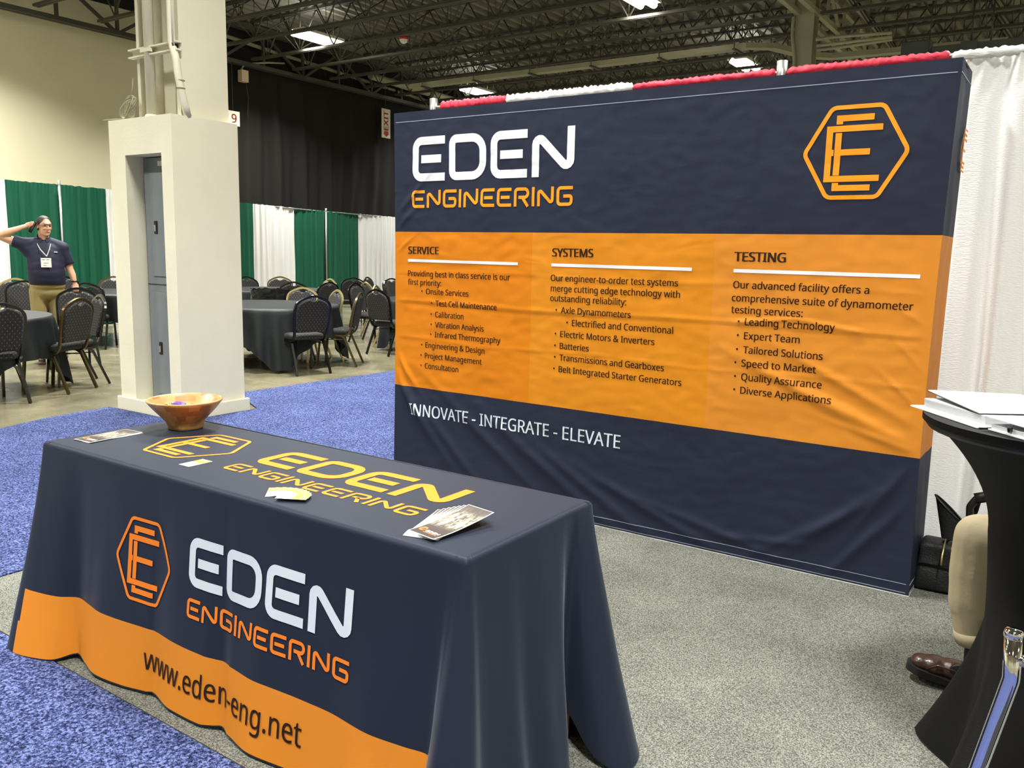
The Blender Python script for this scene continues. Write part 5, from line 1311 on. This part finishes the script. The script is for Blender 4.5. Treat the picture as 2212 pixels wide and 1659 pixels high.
limb(bm, [(.06, .02, .56), (-.2, -.01, .585), kn], [.11, .098, .080]); limb(bm, [kn, (-.432, -.012, .44), (-.428, -.01, .33)], [.080, .084, .080])
cone(bm, (-.430, -.010, .36), (-.400, -.006, .205), .080, .072)
limb(bm, [(.06, .18, .56), (-.36, .22, .57)], [.11, .075]); limb(bm, [(-.36, .22, .57), (-.26, .23, .28)], [.074, .066]); cone(bm, (-.26, .23, .28), (-.21, .24, .12), .066, .066)
ball(bm, (.10, .10, .58), (.17, .20, .14), n=18)
for v in bm.verts: v.co += Vector((0, 0, 0))
o = blob('trousers', bm, m_khaki2, sit, .008, 8)
for v in o.data.vertices:
    c = v.co; n3 = .006*noise.noise((c.x*10+c.z*3, c.y*10, c.z*5)) + .004*math.sin(c.z*14 + c.x*9 + 6*noise.noise((c.x*4, c.y*4, c.z*3)))*noise.noise((c.x*6, c.y*6, c.z*4+2))
    v.co = c + v.normal*n3
bm = BM(); 
tube(bm, [(-.408, -.008, .245), (-.402, -.006, .222), (-.397, -.004, .20)], [.076, .080, .077], 24); obj('trouser_cuff', bm, m_khaki2, sit, smooth=True)
bm = BM(); ball(bm, (.12, .10, .80), (.14, .185, .19), n=20); ball(bm, (.12, .10, 1.0), (.14, .21, .14), n=20)
for s in (-1, 1):
    y = .10 + s*.20; limb(bm, [(.12, y-s*.03, 1.04), (.11, y, .96)], [.075, .068]); cone(bm, (.115, y, .98), (.10, y + s*.02, .83), .07, .062)
blob('shirt', bm, m_polo, sit, .010, 4)
bm = BM(); ball(bm, (.105, .10, 1.35), (.095, .082, .105), n=20)
o = blob('hair', bm, m_hair, sit, .008, 2); b2 = bmesh.new(); b2.from_mesh(o.data); bmesh.ops.bisect_plane(b2, geom=b2.verts[:]+b2.edges[:]+b2.faces[:], plane_co=(.03, .10, 1.37), plane_no=(-1, 0, -.8), clear_outer=True); b2.to_mesh(o.data); b2.free()
# slip-on shoes: near one in view
def shoe(cx, cy, ang, z, lift):
    bm = BM(); Rz = Matrix.Rotation(ang, 3, 'Z') @ Matrix.Rotation(lift, 3, 'Y')
    def q(x, y, zz): return Vector((cx, cy, z)) + Rz @ Vector((x, y, zz))
    for x, r, zz in ((.0, (.050, .043, .048), .058), (-.05, (.055, .046, .046), .052), (-.11, (.055, .049, .038), .044), (-.165, (.052, .050, .034), .040), (-.205, (.042, .042, .028), .036)): ball(bm, q(x, 0, zz), r, Rz, 16)
    limb(bm, [q(.01, 0, .06), q(.012, 0, .115)], [.048, .046])
    return bm, q, Rz
obj('sock', rod(BM(), (-.385, -.004, .07), (-.392, -.004, .26), .052, 16), m_sock, sit, smooth=True)
bm, q, Rz = shoe(-.362, .0, math.radians(4), .012, 0.12)
o = blob('shoe', bm, m_leather, sit, .006, 3, label='brown leather slip-on shoe')
bm = BM()
for x in [(-.24 + .012*i) for i in range(24)]:
    pass
sole = round_path([(-.255, -.022, 0), (-.215, -.050, 0), (-.12, -.054, 0), (-.04, -.042, 0), (.045, -.042, 0), (.055, .0, 0), (.045, .042, 0), (-.04, .042, 0), (-.12, .054, 0), (-.215, .050, 0), (-.255, .022, 0)], .03, True, seg=3)
lo = [bm.verts.new(q(p_.x, p_.y, 0)) for p_ in sole]; hi = [bm.verts.new(q(p_.x*1.0, p_.y*1.03, .026)) for p_ in sole]; bm.faces.new(hi); bm.faces.new(lo[::-1])
for i in range(len(sole)): bm.faces.new((lo[i], lo[(i+1) % len(sole)], hi[(i+1) % len(sole)], hi[i]))
bmesh.ops.recalc_face_normals(bm, faces=bm.faces); obj('shoe_sole', bm, m_rubber, sit)
bm = BM(); ball(bm, q(-.085, -.043, .062), (.040, .008, .030), Rz, 12); obj('elastic_gore', bm, m_black, sit, smooth=True)
bm = BM(); tube(bm, [q(-.19, -.045, .035), q(-.16, -.047, .062), q(-.11, -.049, .064), q(-.06, -.050, .050), q(.0, -.048, .056)], .003, 5); obj('seam', bm, m_leather, sit, smooth=True)
bm, q, Rz = shoe(-.19, .24, 0, .008, 0.0); box(bm, q(-.10, 0, .012), (.28, .09, .024)); blob('shoe', bm, m_leather, sit, .008, 3)
# his chair
root = empty('black_chair', (.32, 3.14, 0), label='black armchair behind the cocktail table, only its arm end showing', cat='chair')
obj('seat', bx(-.24, .24, -.24, .24, .42, .47, bev=.02), m_plainfab, root); obj('backrest', bx(.20, .25, -.23, .23, .50, .92, bev=.02), m_plainfab, root)
for sx in (-.21, .21):
    for sy in (-.21, .21): obj('leg', rod(BM(), (sx, sy, .44), (sx*1.05, sy*1.05, .009), .013, 8), m_blackmetal, root)
# walker style handle by the drape
root = empty('folding_cart', (-.30, 4.02, 0), label='black luggage cart handle leaning by the white drape behind the knee', cat='cart')
obj('handle', tube(BM(), round_path([(-.005, 0, .30), (-.015, 0, .43), (.01, .0, .475), (.09, .02, .49)], .03, seg=4), .016, 10), m_black, root); obj('grip', tube(BM(), [(.0, 0, .468), (.05, .01, .485), (.10, .02, .49)], .024, 10), m_black, root)
obj('post', tube(BM(), [(-.005, 0, .30), (.02, 0, .009)], .012, 8), m_blackmetal, root)
# bags
root = empty('duffel_bag', (-.33, 4.10, .009), label='black nylon bag on the gray carpet beside the backdrop corner', cat='bag')
bm = BM(); box(bm, (0, 0, .12), (.34, .16, .19)); box(bm, (0, 0, .05), (.35, .17, .09)); box(bm, (.0, 0, .20), (.30, .13, .05))
o = blob('body', bm, m_bagfab, root, .012, 7)
for v in o.data.vertices: v.co += v.normal*.012*noise.noise(v.co*9)
obj('piping', tube(BM(), [(-.16, -.086, .125), (0, -.09, .13), (.16, -.086, .125)], .005, 6), m_black, root)
obj('strap_handle', tube(BM(), round_path([(-.08, -.04, .215), (-.05, -.05, .26), (.05, -.05, .27), (.10, -.04, .215)], .03, seg=3), .009, 6), m_black, root)
obj('zip_tag', bx(.03, .045, -.095, -.09, .21, .245), m_yel, root)
root = empty('open_pouch', (-.395, 4.05, 0), label='black open pouch with clips hanging above the nylon bag', cat='bag')
bm = BM()
def pf(u, v):
    a = 2*PI*u; r = 1 - .35*v; return (.062*r*math.cos(a) + .02*v, .03*r*math.sin(a), .395 - .135*v - .055*math.cos(a)*(1-v) - .0*v)
grid(bm, 24, 8, pf, closed_u=True); bm.faces.new([v for v in bm.verts if abs((v.co.x-.02)**2/(.0403**2) + v.co.y**2/(.0195**2) - 1) < .02 and v.co.z < .262][:0] or [bm.verts.new((.0, 0, .262)), bm.verts.new((.04, .01, .262)), bm.verts.new((.04, -.01, .262))])
obj('body', bm, m_bagfab, root, smooth=True)
obj('rim', tube(BM(), [pf(i/20, 0) for i in range(20)], .004, 6, closed=True), m_black, root)
obj('clip', tube(BM(), [(.055, -.03, .36), (.06, -.03, .33), (.058, -.03, .29)], .006, 6), m_alu, root)
obj('key_tag', tube(BM(), [(.0, -.02, .262), (.0, -.06, .24), (.0, -.10, .20), (.0, -.10, .165)], .004, 6), m_gold, root)
obj('shoulder_strap', tube(BM(), round_path([(.06, 0, .34), (.10, .0, .40), (.11, -.02, .46)], .03, seg=4), 0, sq=(.02, .006)), m_black, root)
